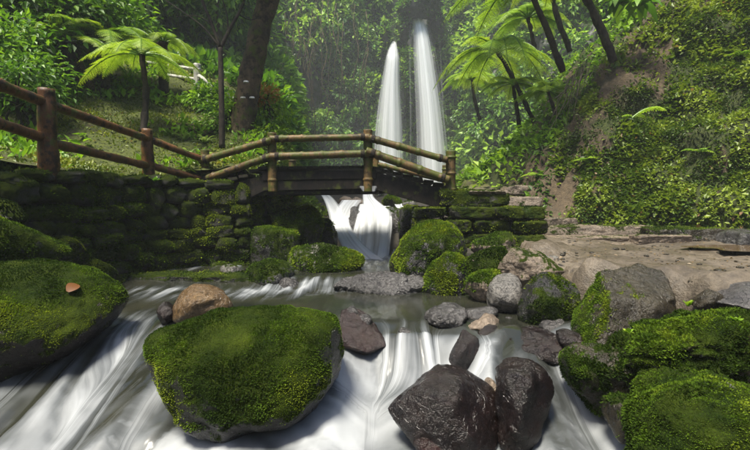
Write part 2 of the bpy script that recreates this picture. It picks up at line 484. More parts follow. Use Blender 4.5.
cm = .4 + ss(-.5, .4, fbm(C3, .22, 4, 75)) * .6
rockpatch = np.exp(-(((C3[:, 0] + 5.2) / 1.7) ** 2 + ((C3[:, 2] - 7.8) / 2.6) ** 2)) * (C3[:, 1] > 15)
cm = cm * (1 - .9 * np.clip(rockpatch * 1.5, 0, 1)) * (1 - .6 * gap)
o = obj('cliff', mesh('cliff', C3, Cf, {'moss': cm}), M['cliff']); o['kind'] = 'structure'

# ------------------------------------------------------------------ river: height field, silky foam drawn along its own flow lines
def watermat():
    t = NT('river_water'); co = t.coord()
    f0 = t.attr('foam'); cb = t.new('ShaderNodeCombineXYZ')
    t.link(t.math('MULTIPLY', t.attr('su'), 1.0), cb.inputs[0]); t.link(t.attr('sv'), cb.inputs[1])
    fine = t.noise(1.0, 5, .62, t.mapping(cb.outputs[0], (34, .55, 1))); broad = t.noise(1.0, 3, .5, t.mapping(cb.outputs[0], (7, .5, 1)))
    band = t.math('MULTIPLY_ADD', t.math('MULTIPLY', f0, t.math('SUBTRACT', 1.15, f0)), 2.6, .02)
    md = t.math('ADD', t.math('MULTIPLY', t.math('SUBTRACT', fine, .5), .95), t.math('MULTIPLY', t.math('SUBTRACT', broad, .55), 2.1))
    f = t.math('ADD', f0, t.math('MULTIPLY', t.math('MULTIPLY', md, band), t.attr('sk')), clamp=True)
    n = t.noise(1.6, 3, .5, co)
    deep = t.ramp(n, [(.3, (.009, .011, .009)), (.7, (.026, .026, .017))])
    dk = t.bsdf(deep, .17, t.bump(t.noise(5, 2, .5, t.mapping(co, (1, .35, 1))), .25, .05), .6)
    w_ = t.bsdf(t.ramp(f, [(.1, (.05, .055, .058)), (.5, (.10, .108, .114)), (1, (.34, .355, .37))]), .55, None, .3)
    M['water'] = t.done(t.mixs(t.ramp(f, [(.05, 0.0), (.5, 1.0)]), dk, w_))
watermat()
RS = .0235
rx = np.arange(-4.4, 2.7, RS); ry = np.arange(1.5, 9.4, RS)
RX, RY = np.meshgrid(rx, ry, indexing='ij')
zl = np.interp(RY, [1.5, 2.4, 3.0, 3.4, 3.8, 4.3, 4.9, 5.5], [-1.0, -.74, -.56, -.42, -.28, -.12, -.015, 0])
zm = np.interp(RY, [1.5, 2.6, 3.4, 3.72, 3.86, 4.02, 4.2, 4.5], [-.85, -.55, -.44, -.38, -.30, -.16, -.03, 0])
zr = np.interp(RY, [1.5, 2.5, 2.9, 3.3, 3.6, 3.8, 4.1, 4.6], [-.95, -.66, -.55, -.42, -.24, -.12, -.02, 0])
wl = ss(-1.2, -1.75, RX); wr = ss(.75, .95, RX)
RZ = zl * wl + zr * wr + zm * (1 - wl - wr)
# a lip of uneven height, and the small step upstream
lipn = fbm(np.stack([RX, 0 * RX, 0 * RX], -1).reshape(-1, 3), 3.2, 3, 81).reshape(RX.shape)
RZ = RZ + .085 * lipn * ss(4.6, 4.1, RY) * ss(2.0, 3.4, RY)
stepy = 6.35 + .12 * np.sin(RX * 2.1)
RZ = RZ + .10 * ss(-.25, .5, RY - stepy)
# second drop, lower left
RZ = RZ - .16 * ss(3.25, 2.95, RY + .25 * np.abs(RX + 1.55)) * ss(-2.2, -1.75, RX) * ss(-.9, -1.2, RX)
def blur(A, n):
    for _ in range(n):
        A = (A + np.roll(A, 1, 0) + np.roll(A, -1, 0)) / 3; A = (A + np.roll(A, 1, 1) + np.roll(A, -1, 1)) / 3
    return A
RZ[2:-2, 2:-2] = blur(RZ, 3)[2:-2, 2:-2]
g0, g1 = np.gradient(blur(RZ, 5), RS)
slope = np.hypot(g0, g1)
VX, VY = -g0 * 1.0, -g1 * 1.0 - .10
# water parts round the boulders
for (cx, cy, r) in ((-.95, 3.55, .78), (.42, 3.25, .40), (.98, 3.25, .30), (.82, 4.05, .15), (-.2, 4.2, .2), (-1.7, 4.75, .3)):
    dx, dy = RX - cx, RY - cy; d = np.hypot(dx, dy) + 1e-6
    wv = np.exp(-(np.maximum(d - r, 0) / .28) ** 2) * .5 * np.sign(dx + 1e-6) 
    VX = VX + wv * np.abs(dy) / d * .5 + .3 * np.exp(-(np.maximum(d - r, 0) / .15) ** 2) * dx / d
VX = VX + .06 * fbm(np.stack([RX, RY, 0 * RX], -1).reshape(-1, 3), 1.6, 2, 83).reshape(RX.shape)
vl = np.hypot(VX, VY) + 1e-6; VX /= vl; VY /= vl
rng = rs(5)
nz = blur(rng.random(RX.shape), 1); nz2 = blur(rng.random(RX.shape), 3)
nz2 = (nz2 - nz2.mean()) / nz2.std()
nz = (nz - nz.mean()) / nz.std()
LIC = np.zeros(RX.shape); LIC2 = np.zeros(RX.shape)
for sgn in (1, -1):
    ix, iy = np.meshgrid(np.arange(len(rx), dtype=float), np.arange(len(ry), dtype=float), indexing='ij')
    for k in range(34):
        a = np.clip(ix.round().astype(int), 0, len(rx) - 1); b = np.clip(iy.round().astype(int), 0, len(ry) - 1)
        LIC += nz[a, b]; LIC2 += nz2[a, b]
        ix = ix + sgn * VX[a, b] * 1.3; iy = iy + sgn * VY[a, b] * 1.3
LIC = blur(LIC / LIC.std(), 1); LIC2 = blur(LIC2 / LIC2.std(), 1)
base = np.interp(RY, [1.5, 3.2, 4.0, 4.25, 4.6, 5.6, 6.2, 6.5, 7.0, 7.6, 9.4], [.38, .44, .27, .15, .05, .03, .05, .05, .04, .3, .75])
up_l = ss(5.7, 6.1, RY) * ss(6.7, 6.35, RY) * ss(-.1, -.6, RX) * ss(-1.8, -1.4, RX) * .40        # foam below the small step
up_l = up_l + ss(5.2, 5.9, RY) * ss(6.4, 6.0, RY) * ss(-.3, -1.2, RX) * .25
base = base * np.where(RY < 5, 1, ss(1.2, .4, RX)) + up_l
base = base + .20 * ss(.25, .7, slope) * (RY < 4.8)
left = wl * ss(5.3, 4.7, RY); base = base * (1 - left) + left * np.interp(RY, [1.5, 3.0, 4.0, 4.6, 5.2], [.50, .52, .50, .38, .05])
pool = np.exp(-(((RX + .15) / .62) ** 2 + ((RY - 3.35) / .45) ** 2)); base = base + .35 * pool
big = fbm(np.stack([RX, RY * .5, 0 * RX], -1).reshape(-1, 3), 1.8, 3, 87).reshape(RX.shape)
amp = np.clip(base * 1.5, .02, .42) * (1 - .6 * np.clip(pool * 1.4, 0, 1))
foam = np.clip(base + (LIC * .6 + LIC2 * .8) * amp * .5 + big * .10 * np.clip(base * 2, 0, 1), 0, 1)
RZ = RZ + (LIC2 * .024 + LIC * .003) * ss(.05, .5, base) * (1 - .5 * np.clip(pool, 0, 1))
# where each streamline started: drives the fine streaks
ix, iy = np.meshgrid(np.arange(len(rx), dtype=float), np.arange(len(ry), dtype=float), indexing='ij')
sv = np.zeros(RX.shape); lim = (4.75 - 1.5) / RS
for k in range(190):
    a = np.clip(ix.round().astype(int), 0, len(rx) - 1); b = np.clip(iy.round().astype(int), 0, len(ry) - 1)
    go = (iy < lim) * 1.2
    ix = ix - VX[a, b] * go; iy = iy - VY[a, b] * go; sv += go * RS
su = rx[0] + ix * RS
su = np.where(RY > 4.75, RX, su); su = blur(su, 1); sv = np.where(RY > 4.75, -(RY - 4.75), sv)
ga, gb = np.gradient(su, RS); sk = blur(ss(7, 3, np.hypot(ga, gb)), 3)
RV = np.stack([RX, RY, RZ], -1).reshape(-1, 3)
o = obj('river_water', mesh('river_water', RV, grid_faces(len(rx), len(ry)), {'foam': foam.ravel(), 'su': su.ravel(), 'sv': sv.ravel(), 'sk': sk.ravel()}), M['water']); o['kind'] = 'structure'
del ix, iy, nz, nz2

# ------------------------------------------------------------------ falling water: streaked translucent sheets
def fallmat(key, su, sv, lo, hi, edge=.16):
    t = NT('falling_' + key); uv = t.coord('UV')
    n = t.noise(1.0, 5, .55, t.mapping(uv, (su, sv, 1)), .3)
    n2 = t.noise(1.0, 3, .5, t.mapping(uv, (su * .28, sv * .5, 1)))
    sep = t.new('ShaderNodeSeparateXYZ'); t.link(uv, sep.inputs[0])
    u = sep.outputs[0]
    e = t.math('MULTIPLY', t.math('MINIMUM', u, t.math('SUBTRACT', 1.0, u)), 1 / edge, clamp=True)
    a = t.math('ADD', t.math('MULTIPLY', n, .6), t.math('MULTIPLY', n2, .4))
    a = t.math('ADD', a, t.math('MULTIPLY', t.math('SUBTRACT', e, 1.0), .45))
    a = t.ramp(a, [(lo, 0.0), (hi, 1.0)])
    d = t.bsdf((.76, .785, .81), .6, None, .2)
    tr = t.new('ShaderNodeBsdfTranslucent'); tr.inputs['Color'].default_value = (.84, .865, .89, 1)
    w_ = t.mixs(.4, d, tr.outputs[0])
    tp = t.new('ShaderNodeBsdfTransparent')
    M[key] = t.done(t.mixs(a, tp.outputs[0], w_))
fallmat('fall', 16, .6, .18, .64, .42)
fallmat('veil', 6, .8, .42, .9, .5)
fallmat('strand', 9, 1.0, .20, .52, .2)

def sheet(stations, nu=24, nv=60, bulge=.25, seed=0, dpt=(0, -1), ripple=.05):
    """water sheet through stations (X, Y, Z, width); bulges towards dpt"""
    c = curve([s[:4] for s in stations], nv)
    u = np.linspace(0, 1, nu); X = c[:, 0][:, None] + (u[None] - .5) * c[:, 3][:, None]
    b = (1 - (2 * u - 1) ** 2)[None] * bulge * c[:, 3][:, None]
    Y = c[:, 1][:, None] + dpt[1] * b; X = X + dpt[0] * b; Z = np.broadcast_to(c[:, 2][:, None], X.shape)
    V = np.stack([X, Y, Z], -1).reshape(-1, 3)
    q = np.stack([np.broadcast_to(u[None] * 14, X.shape), np.broadcast_to(np.linspace(0, 2, nv)[:, None], X.shape), 0 * X], -1).reshape(-1, 3)
    V[:, 1] += ripple * fbm(q, 1, 2, seed)
    uv = np.stack([np.broadcast_to(u[None], X.shape), np.broadcast_to(np.linspace(0, 1, nv)[:, None] + seed * .37, X.shape)], -1).reshape(-1, 2)
    return V, grid_faces(nv, nu), uv

def water_sheets(name, label, lst, mat):
    Vs, Fs, U, n = [], [], [], 0
    for V, F, uv in lst:
        Vs.append(V); Fs.append(F + n); U.append(uv); n += len(V)
    o = obj(name, mesh(name, np.concatenate(Vs), np.concatenate(Fs), uv=np.concatenate(U)), mat)
    return tag(o, label, 'waterfall', kind='structure')

def st(px, py, D, wpx):
    p = at(px, py, D); return (p.x, p.y, p.z, wpx * D / F_PX)
lf = []
for k, (dd, ww) in enumerate(((0, 1.45), (.35, 1.2), (-.2, .8))):
    lf.append(sheet([st(393.5, 42, 28.8 - dd, 5 * ww), st(393.5, 43, 26.6 - dd, 6 * ww), st(393, 48, 26 - dd, 9 * ww), st(392.5, 54, 25.7 - dd, 12 * ww), st(392, 62, 25.5 - dd, 15 * ww), st(390, 90, 25.4 - dd, 21 * ww),
                     st(388.5, 130, 25.3 - dd, 29 * ww), st(388, 175, 25.2 - dd, 33 * ww), st(388, 195, 25.2 - dd, 35 * ww)], 30, 90, .18, 3 + k))
water_sheets('waterfall', 'narrower left waterfall fanning out from a thin spout on the cliff', lf, M['fall'])
rf = []
for k, (dd, ww) in enumerate(((0, 1.4), (.3, 1.2), (-.2, .8))):
    rf.append(sheet([st(416, 19, 30 - dd, 12 * ww), st(417.5, 20, 26.7 - dd, 14 * ww), st(418.5, 25, 26.1 - dd, 16 * ww), st(421, 40, 25.6 - dd, 20 * ww), st(425, 80, 25.4 - dd, 26 * ww), st(428.5, 120, 25.3 - dd, 31 * ww),
                     st(431, 165, 25.2 - dd, 36 * ww), st(432, 195, 25.2 - dd, 38 * ww)], 30, 90, .18, 13 + k))
sv_ = [sheet([st(394, 27, 29.5, 6), st(394, 28, 27, 7), st(393.5, 40, 26.2, 7), st(393, 52, 25.8, 9)], 10, 30, .05, 18)]
sv_.append(sheet([st(431, 22, 28, 5), st(433, 24, 26.5, 5), st(439, 36, 26.2, 4), st(441, 70, 26, 5), st(443, 110, 25.9, 7), st(447, 150, 25.9, 9)], 10, 60, .05, 19))
water_sheets('waterfall', 'broader right waterfall dropping straight from the notch in the cliff', rf, M['fall'])
water_sheets('waterfall', 'faint thin side trickles at the heads of the two waterfalls', sv_, M['veil'])

cs = [sheet([st(323, 193, 11.48, 9.1), st(329, 199, 10.88, 13.0), st(336, 212, 10.28, 18.2), st(341, 226, 9.68, 22.1), st(350, 242, 9.08, 28.6), st(362, 256, 8.68, 41.6), st(370, 266, 8.33, 67.6)], 24, 60, .12, 31, ripple=.03),
      sheet([st(352, 200, 10.88, 23.4), st(345, 210, 10.38, 23.4), st(342, 222, 9.98, 18.2), st(349, 240, 9.18, 20.8), st(358, 254, 8.78, 28.6)], 18, 40, .1, 32, ripple=.03),
      sheet([st(367, 188, 11.68, 11.7), st(368, 197, 10.98, 14.3), st(373, 206, 10.38, 26.0), st(375, 213, 9.93, 36.4), st(375, 232, 9.48, 37.7), st(373, 250, 9.08, 40.3), st(368, 266, 8.48, 52.0)], 30, 60, .1, 33, ripple=.04),
      sheet([st(364, 204, 10.68, 10.4), st(361, 216, 10.08, 10.4), st(357, 236, 9.38, 13.0), st(356, 252, 8.88, 18.2)], 12, 40, .1, 34, ripple=.02),
      sheet([st(396, 201, 11.08, 9.1), st(402, 209, 10.48, 11.7), st(408, 218, 10.08, 10.4), st(411, 226, 9.78, 7.8)], 10, 30, .1, 35, ripple=.02),
      sheet([st(386, 206, 10.48, 10.4), st(388, 222, 9.88, 10.4), st(386, 246, 9.38, 10.4), st(382, 262, 8.88, 15.6)], 10, 40, .1, 36, ripple=.02)]
water_sheets('cascade', 'white stepped cascade tumbling over dark rocks under the bridge', cs, M['strand'])
ls = [sheet([st(240, 276, 7.1, 6), st(245, 278, 6.9, 6), st(246, 291, 6.75, 7), st(247, 294, 6.6, 9)], 8, 16, .1, 41, ripple=.01),
      sheet([st(213, 280, 6.75, 20), st(213, 283, 6.62, 20), st(214, 293, 6.55, 21)], 16, 16, .05, 42, ripple=.01)]
water_sheets('trickle', 'thin white trickles spilling over the low ledge below the wall', ls, M['strand'])

# unseen slopes added behind the viewpoint to darken reflections and sky light
wc = curve([(-34, 6), (-20, -3), (-11, -9), (0, -12), (11, -9), (20, -3), (30, 6)], 120); wh = np.arange(0, 11, .35)
tg = np.gradient(wc, axis=0); wn_ = unit(np.stack([-tg[:, 1], tg[:, 0]], -1))
W3 = np.stack([wc[:, 0][:, None] - wn_[:, 0][:, None] * .35 * wh[None], wc[:, 1][:, None] - wn_[:, 1][:, None] * .35 * wh[None], np.broadcast_to(-1.2 + wh[None], (120, len(wh)))], -1).reshape(-1, 3)
W3 = W3 + np.repeat(np.column_stack([wn_, np.zeros(120)]), len(wh), 0) * (fbm(W3, .4, 4, 91) * 1.2)[:, None]
o = obj('unseen_slope', mesh('unseen_slope', W3, grid_faces(120, len(wh)), {'moss': np.full(len(W3), .8)}), M['hill']); o['kind'] = 'structure'
# ------------------------------------------------------------------ rocks
_ico = {}
def ico(sub):
    if sub not in _ico:
        bm = bmesh.new(); bmesh.ops.create_icosphere(bm, subdivisions=sub, radius=1)
        bm.verts.ensure_lookup_table()
        _ico[sub] = (np.array([v.co[:] for v in bm.verts]), np.array([[v.index for v in f.verts] for f in bm.faces]))
        bm.free()
    return _ico[sub]

def rock_shape(seed, sub, dims, npl=12, p=10, rough=.06, planes=(), box=False, fr=2.2):
    rng = rs(seed); U, F = ico(sub)
    N = []; d = []
    if box:
        for ax in range(3):
            for s_ in (-1, 1):
                v = np.zeros(3); v[ax] = s_; v += rng.normal(0, .05, 3); N.append(v / np.linalg.norm(v)); d.append(rng.uniform(.9, 1))
    for k in range(npl):
        v = rng.normal(0, 1, 3); v /= np.linalg.norm(v); N.append(v); d.append(rng.uniform(.72, 1.05) if not box else rng.uniform(1.1, 1.35))
    for q in planes:
        v = np.array(q[:3], float); N.append(v / np.linalg.norm(v)); d.append(q[3])
    N = np.array(N); d = np.array(d)
    c = np.concatenate([np.maximum(U @ N.T, 0) / d, np.full((len(U), 1), .62)], 1)
    r = 1 / ((c ** p).sum(1) ** (1 / p) + (.35 if p < 13 else .04))
    V = U * r[:, None]
    V -= (V.max(0) + V.min(0)) / 2; V /= (V.max(0) - V.min(0)) / 2
    dm = np.array(dims); V = V * dm; g = dm.mean()
    n = vnormals(V, F)
    h = fbm(V + seed * 3.1, fr / (2 * g) * 1.0, 3, seed) * rough * 1.3 * g
    cell = fbm(V + seed * 1.7, fr * 3 / (2 * g), 4, seed + 7, .6)
    h = h + (np.abs(cell) - .3) * rough * .7 * g
    V = V + n * h[:, None]
    V -= (V.max(0) + V.min(0)) / 2; V *= dm / ((V.max(0) - V.min(0)) / 2)
    return V, F

def moss_leaf(V, F, m, n, size, rng, seed=0, lift=.75, tbias=.0):
    P, Nn = sample(V, F, n, rng, np.clip(m - .33, 0, 1) ** .7 + 1e-6)
    Dr = Nn * lift + rng.normal(0, .45, (n, 3)) + np.array([0, 0, .12])
    sz = size * rng.uniform(.6, 1.5, n) * (1 + .5 * fbm(P, 5, 2, seed + 8))
    LV, LF = leaves(P - Nn * size * .15, Dr, sz, rng, .55)
    ti = np.clip(.40 + tbias + .75 * fbm(P, 1.9, 3, seed + 3) + .35 * fbm(P, 11, 2, seed + 5) + rng.normal(0, .08, n), 0, 1)
    return LV, LF, np.repeat(ti, 4)

def hull_shape(pts, seed, rough):
    """angular rock: convex hull of measured corners, finely divided, edges worn and surface roughened"""
    bm = bmesh.new()
    for q in pts: bm.verts.new(q)
    r_ = bmesh.ops.convex_hull(bm, input=bm.verts[:])
    bmesh.ops.delete(bm, geom=[v for v in bm.verts if not v.link_faces], context='VERTS')
    for _ in range(6):
        L = [e for e in bm.edges if e.calc_length() > .035]
        if not L: break
        bmesh.ops.subdivide_edges(bm, edges=L, cuts=1); bmesh.ops.triangulate(bm, faces=bm.faces[:])
    for _ in range(3): bmesh.ops.smooth_vert(bm, verts=bm.verts[:], factor=.5, use_axis_x=True, use_axis_y=True, use_axis_z=True)
    bmesh.ops.recalc_face_normals(bm, faces=bm.faces[:])
    bm.verts.index_update()
    V = np.array([v.co[:] for v in bm.verts]); F = np.array([[v.index for v in f.verts] for f in bm.faces]); bm.free()
    n = vnormals(V, F); g = (V.max(0) - V.min(0)).mean() / 2
    h = fbm(V + seed, 1.6 / g, 3, seed) * rough * g + (np.abs(fbm(V + seed, 5 / g, 4, seed + 3, .6)) - .3) * rough * .5 * g
    return V + n * h[:, None], F

def fit_outline(V, poly):
    """stretch a rock sideways and upwards so that its front silhouette follows a polygon"""
    c = (poly.max(0) + poly.min(0)) / 2; q = V[:, [0, 2]]
    q = q - (q.max(0) + q.min(0)) / 2
    nb = 72; th = np.arctan2(q[:, 1], q[:, 0]); r = np.hypot(q[:, 0], q[:, 1]); b = ((th + np.pi) / (2 * np.pi) * nb).astype(int) % nb
    Rs = np.zeros(nb); np.maximum.at(Rs, b, r)
    ok = Rs > 1e-6; Rs = np.interp(np.arange(nb), np.arange(nb)[ok], Rs[ok])
    cen = (np.arange(nb) + .5) / nb * 2 * np.pi - np.pi; Rp = np.zeros(nb); pp = poly - c
    for k, a in enumerate(cen):
        d = np.array([math.cos(a), math.sin(a)])
        for j in range(len(pp)):
            p0, p1 = pp[j], pp[(j + 1) % len(pp)]; e = p1 - p0; den = d[0] * e[1] - d[1] * e[0]
            if abs(den) < 1e-9: continue
            t_ = (p0[0] * e[1] - p0[1] * e[0]) / den; u_ = (p0[0] * d[1] - p0[1] * d[0]) / den
            if t_ > 0 and -1e-6 <= u_ <= 1 + 1e-6: Rp[k] = max(Rp[k], t_)
    ratio = Rp / np.maximum(Rs, 1e-6)
    ratio = (np.roll(ratio, 1) + 2 * ratio + np.roll(ratio, -1)) / 4
    sc = np.interp(th, np.concatenate([[cen[-1] - 2 * np.pi], cen, [cen[0] + 2 * np.pi]]), np.concatenate([[ratio[-1]], ratio, [ratio[0]]]))
    W = V.copy(); W[:, 0] = q[:, 0] * sc + c[0]; W[:, 2] = q[:, 1] * sc + c[1]
    return W

ROCKS = {}
def rock(name, label, bbox, D, dep, seed, mat, moss=0.0, sub=4, npl=12, p=10, rough=.07, tufts=0, tsize=.016, mdir=(0, 0, 1), mk=.55,
         rz=0.0, group=None, cat=None, planes=(), box=False, tmat='moss', tb=0.0, fr=2.2, outline=None, hull=None):
    x0, x1, y0, y1 = bbox
    c = at((x0 + x1) / 2, (y0 + y1) / 2, D)
    dims = ((x1 - x0) / 2 * D / F_PX, dep, (y1 - y0) / 2 * D / F_PX)
    if hull:
        V, F = hull_shape([at(*q) - c for q in hull], seed, rough)
    else:
        V, F = rock_shape(seed, sub, dims, npl, p, rough, planes, box, fr)
    if rz:
        R_ = np.array([[math.cos(rz), -math.sin(rz), 0], [math.sin(rz), math.cos(rz), 0], [0, 0, 1]]); V = V @ R_.T
    if outline:
        V = fit_outline(V, np.array([((x - (x0 + x1) / 2) * D / F_PX, ((y0 + y1) / 2 - y) * D / F_PX) for x, y in outline]))
    N = vnormals(V, F); md = unit(np.array(mdir, float))
    m = np.clip(moss + mk * (N @ md) * (moss > 0) + (.24 * fbm(V + seed, 2.6 / max(dims), 3, seed + 1) + .22 * fbm(V + seed, 9 / max(dims), 3, seed + 2)), 0, 1) if moss > 0 else np.zeros(len(V))
    o = obj(name, mesh(name, V, F, {'moss': m}), M[mat], None, c)
    tag(o, label, cat or name.split('_')[-1], group); ROCKS[label] = (V + np.array(c), N)
    if tufts:
        LV, LF, ti = moss_leaf(V, F, m, tufts, tsize, rs(seed + 50), seed, tbias=tb)
        tag(obj('moss', mesh('moss', LV, LF, {'tint': ti}, smooth=False), M[tmat], o), kind='stuff')
    return o

# foreground boulders and the stones in the stream
rock('mossy_boulder', 'large moss covered boulder in the middle of the rushing stream', (152, 347, 301, 446), 3.55, .62, 11, 'dark', .56, 6, 5, 9, .045, 62000, .0105, (-.1, -.1, 1), .70,
     planes=[(0.05, -.25, 1, .72), (-.95, -.1, -.35, .80), (.95, -.1, -.25, .85), (.25, -1, .12, .85), (-.55, -.9, -.1, .80), (.15, -.4, -1, .85), (-.5, .2, .85, .80)], outline=[(152,335),(158,325),(185,318),(215,306),(260,303),(305,304),(335,312),(343,325),(347,350),(344,372),(330,392),(310,408),(280,427),(240,443),(210,438),(190,415),(175,390),(163,362)])
rock('tan_rock', 'smooth wet golden brown rock resting behind the large mossy boulder', (171, 232, 283, 326), 4.55, .26, 12, 'tan', 0, 5, 7, 7, .03, planes=[(.5, -.3, 1, .75), (-.7, -.4, .6, .8)], outline=[(172,305),(178,292),(192,284),(205,285),(222,292),(232,305),(230,320),(200,326),(174,322)])
rock('dark_rock', 'small dark wet rock beside the golden brown rock', (158, 178, 301, 326), 4.65, .15, 13, 'wetbrown', 0, 4)
rock('mossy_boulder', 'wide moss covered boulder sloping into the white stream at far left', (-95, 124, 261, 392), 4.05, .62, 14, 'wetbrown', .60, 6, 6, 8, .05, 46000, .0125, (-.15, 0, 1), .65,
     planes=[(.55, -.35, .75, .62), (.35, -.9, -.1, .8), (0, -.3, 1, .85)], fr=1.8, outline=[(-95,300),(-60,268),(0,263),(36,267),(70,274),(95,288),(110,302),(104,320),(88,342),(60,362),(20,378),(-20,394),(-95,394)])
rock('mossy_boulder', 'dark rounded mossy boulder against the stone wall at the left edge', (-40, 56, 214, 285), 4.75, .55, 15, 'dark', .62, 5, 8, 8, .06, 14000, .016, (0, 0, 1), .5, tb=-.05)
rock('red_rock', 'reddish brown wet slab slanting into the falls beside the large mossy boulder', (336, 386, 309, 360), 4.22, .24, 16, 'redbrown', 0, 5, 8, 11, .05, planes=[(.25, -.85, .55, .55), (.6, .1, .75, .6), (-.9, -.2, .2, .8)], hull=[(341,309,4.3),(352,305,4.4),(370,314,4.4),(389,346,4.1),(368,354,3.92),(342,346,3.95),(336,324,4.05),(350,355,4.4),(378,350,4.5)])
rock('wet_stone', 'small black wet stone on top of the reddish slab', (346, 359, 305, 320), 4.35, .06, 17, 'wetgrey', 0, 3)
rock('wet_stone', 'small grey wet stone at the right end of the reddish slab', (357, 372, 314, 328), 4.3, .07, 18, 'wetgrey', 0, 3)
rock('lip_rock', 'wet grey rock breaking the water at the lip of the middle falls', (424, 468, 303, 328), 4.55, .24, 19, 'wetgrey', 0, 5, 10, 8, .10)
rock('lip_rock', 'low wet grey rock just right of the lip rock above the falls', (460, 498, 304, 322), 4.75, .2, 20, 'wetgrey', 0, 4, 10, 8, .1)
rock('lip_rock', 'small rough light brown rock at the lip above the falls', (466, 500, 314, 334), 4.4, .16, 21, 'earthy', 0, 4, 10, 9, .12)
rock('brown_rock', 'dark brown angular rock standing in the middle falls', (446, 482, 328, 372), 4.0, .18, 22, 'wetbrown', 0, 5, 8, 14, .06, planes=[(-.7, -.7, .2, .75), (.3, -.3, 1, .8)], hull=[(448,356,3.95),(455,340,4.0),(464,328,4.05),(479,338,4.0),(483,358,3.95),(468,378,3.85),(450,378,3.9),(461,350,3.8),(470,345,4.2),(455,370,4.2)])
rock('wet_rock', 'flat glossy dark rock above the right hand falls', (496, 568, 329, 366), 4.05, .30, 23, 'wetbrown', 0, 5, 9, 9, .07, planes=[(0, -.2, 1, .7)])
rock('brown_rock', 'large angular dark brown rock with glossy top at the bottom centre', (386, 502, 359, 480), 3.2, .45, 24, 'wetbrown', 0, 6, 5, 26, .04,
     planes=[(-.62, -.45, .62, .60), (.30, -.25, 1, .80), (-.35, -1, -.12, .62), (.55, -.8, .1, .72), (1, 0, .1, .9)], hull=[(387,408,3.15),(437,360,3.4),(457,363,3.45),(494,384,3.35),(503,400,3.25),(420,392,2.95),(452,403,2.82),(458,384,3.05),(412,442,2.95),(436,485,2.8),(494,470,2.95),(470,440,2.82),(430,405,3.7),(500,430,3.6),(450,485,3.6)])
rock('brown_rock', 'tall rounded dark wet rock beside the large angular brown rock', (493, 553, 356, 470), 3.2, .27, 25, 'wetbrown', 0, 6, 8, 15, .05, planes=[(.1, -1, .25, .8), (-.4, 0, 1, .85)], hull=[(495,364,3.3),(508,356,3.35),(530,359,3.35),(546,372,3.25),(554,388,3.2),(549,415,3.1),(536,440,3.0),(515,458,2.98),(498,450,3.05),(493,405,3.1),(510,372,3.02),(532,380,2.95),(520,420,2.9),(545,400,3.6),(500,400,3.6),(520,470,3.5)])
rock('brown_rock', 'low reddish rock half under water at the foot of the angular brown rock', (412, 450, 430, 466), 2.95, .15, 26, 'redbrown', 0, 4)
rock('shore_rock', 'grey brown rock with moss on its left face right of the falls', (562, 630, 342, 425), 3.35, .28, 27, 'olive', .20, 5, 8, 12, .06, 5000, .014, (-.8, -.5, .4), .45, planes=[(0, -.2, 1, .75)], outline=[(563,357),(575,346),(610,344),(626,352),(630,378),(615,405),(592,412),(572,388)])
rock('shore_rock', 'small dark rock wedged between the mossy boulders at right', (608, 642, 394, 440), 3.0, .16, 28, 'olive', .25, 4, tufts=600)
rock('mossy_boulder', 'wide bushy moss covered boulder below the sandy path at right', (616, 800, 304, 412), 3.15, .36, 29, 'olive', .62, 6, 6, 9, .12, 40000, .0145, (-.1, -.35, 1), .4, planes=[(0, -.3, 1, .8), (-.8, -.4, .4, .85)], outline=[(617,372),(620,350),(630,333),(650,326),(675,316),(700,309),(740,306),(780,318),(800,345),(790,400),(700,405),(640,395)])
rock('mossy_boulder', 'mossy boulder with bare grey stone showing at the bottom right corner', (628, 800, 376, 510), 2.6, .32, 30, 'grey', .50, 6, 6, 9, .10, 28000, .012, (-.75, -.25, .6), .5, planes=[(-.5, -.3, .8, .75), (0, -.4, 1, .8)], outline=[(630,452),(636,430),(648,405),(662,390),(690,381),(720,378),(760,384),(790,405),(800,450),(790,510),(680,520),(634,500)])
rock('flat_rock', 'flat topped olive brown rock with mossy left face beside the path', (568, 680, 266, 356), 4.0, .42, 31, 'olive', .06, 6, 8, 14, .05, 6000, .015, (-1, -.3, -.05), .60,
     planes=[(.05, -.12, 1, .62), (-.75, -.55, .35, .62), (.5, -.9, -.15, .75), (.9, -.2, .2, .9)], hull=[(598,271,4.25),(640,265,4.5),(662,271,4.45),(678,297,4.0),(656,306,3.8),(612,299,3.75),(568,342,3.95),(574,308,4.3),(598,355,3.6),(640,348,3.7),(680,338,4.0),(662,330,4.5),(600,330,4.6)])
rock('shore_rock', 'small mossy rock tucked under the flat topped rock', (590, 640, 330, 368), 3.7, .16, 32, 'olive', .45, 4, tufts=2000)
rock('shore_rock', 'dark rock with mossy front beside the flat topped rock', (513, 580, 272, 330), 4.7, .36, 33, 'dark', .24, 5, 6, 11, .06, 3500, .017, (.1, -.9, .1), .4, tmat='mossdark')
rock('shore_rock', 'upright pale grey rock at the water edge beside the dark mossy rock', (486, 523, 274, 318), 4.95, .26, 34, 'grey', 0, 5, 8, 10, .07)
rock('wet_rock', 'broad glossy grey rock lying in the pool below the mid boulders', (331, 436, 270, 303), 6.15, .42, 35, 'wetgrey', 0, 6, 9, 9, .10, fr=3, outline=[(332,288),(338,278),(360,273),(395,271),(425,276),(434,288),(430,299),(380,302),(340,299)])
rock('mossy_boulder', 'tall yellow green mossy boulder in front of the right bridge end', (388, 468, 219, 292), 6.75, .5, 36, 'dark', .31, 6, 5, 16, .06, 14000, .022, (-.3, 0, 1), .6, planes=[(-.75, -.3, .65, .62), (.6, -.4, .6, .8), (0, -1, .1, .8)], tb=.14, outline=[(388,268),(402,240),(420,224),(438,219),(455,224),(465,240),(466,262),(440,288),(396,288)])
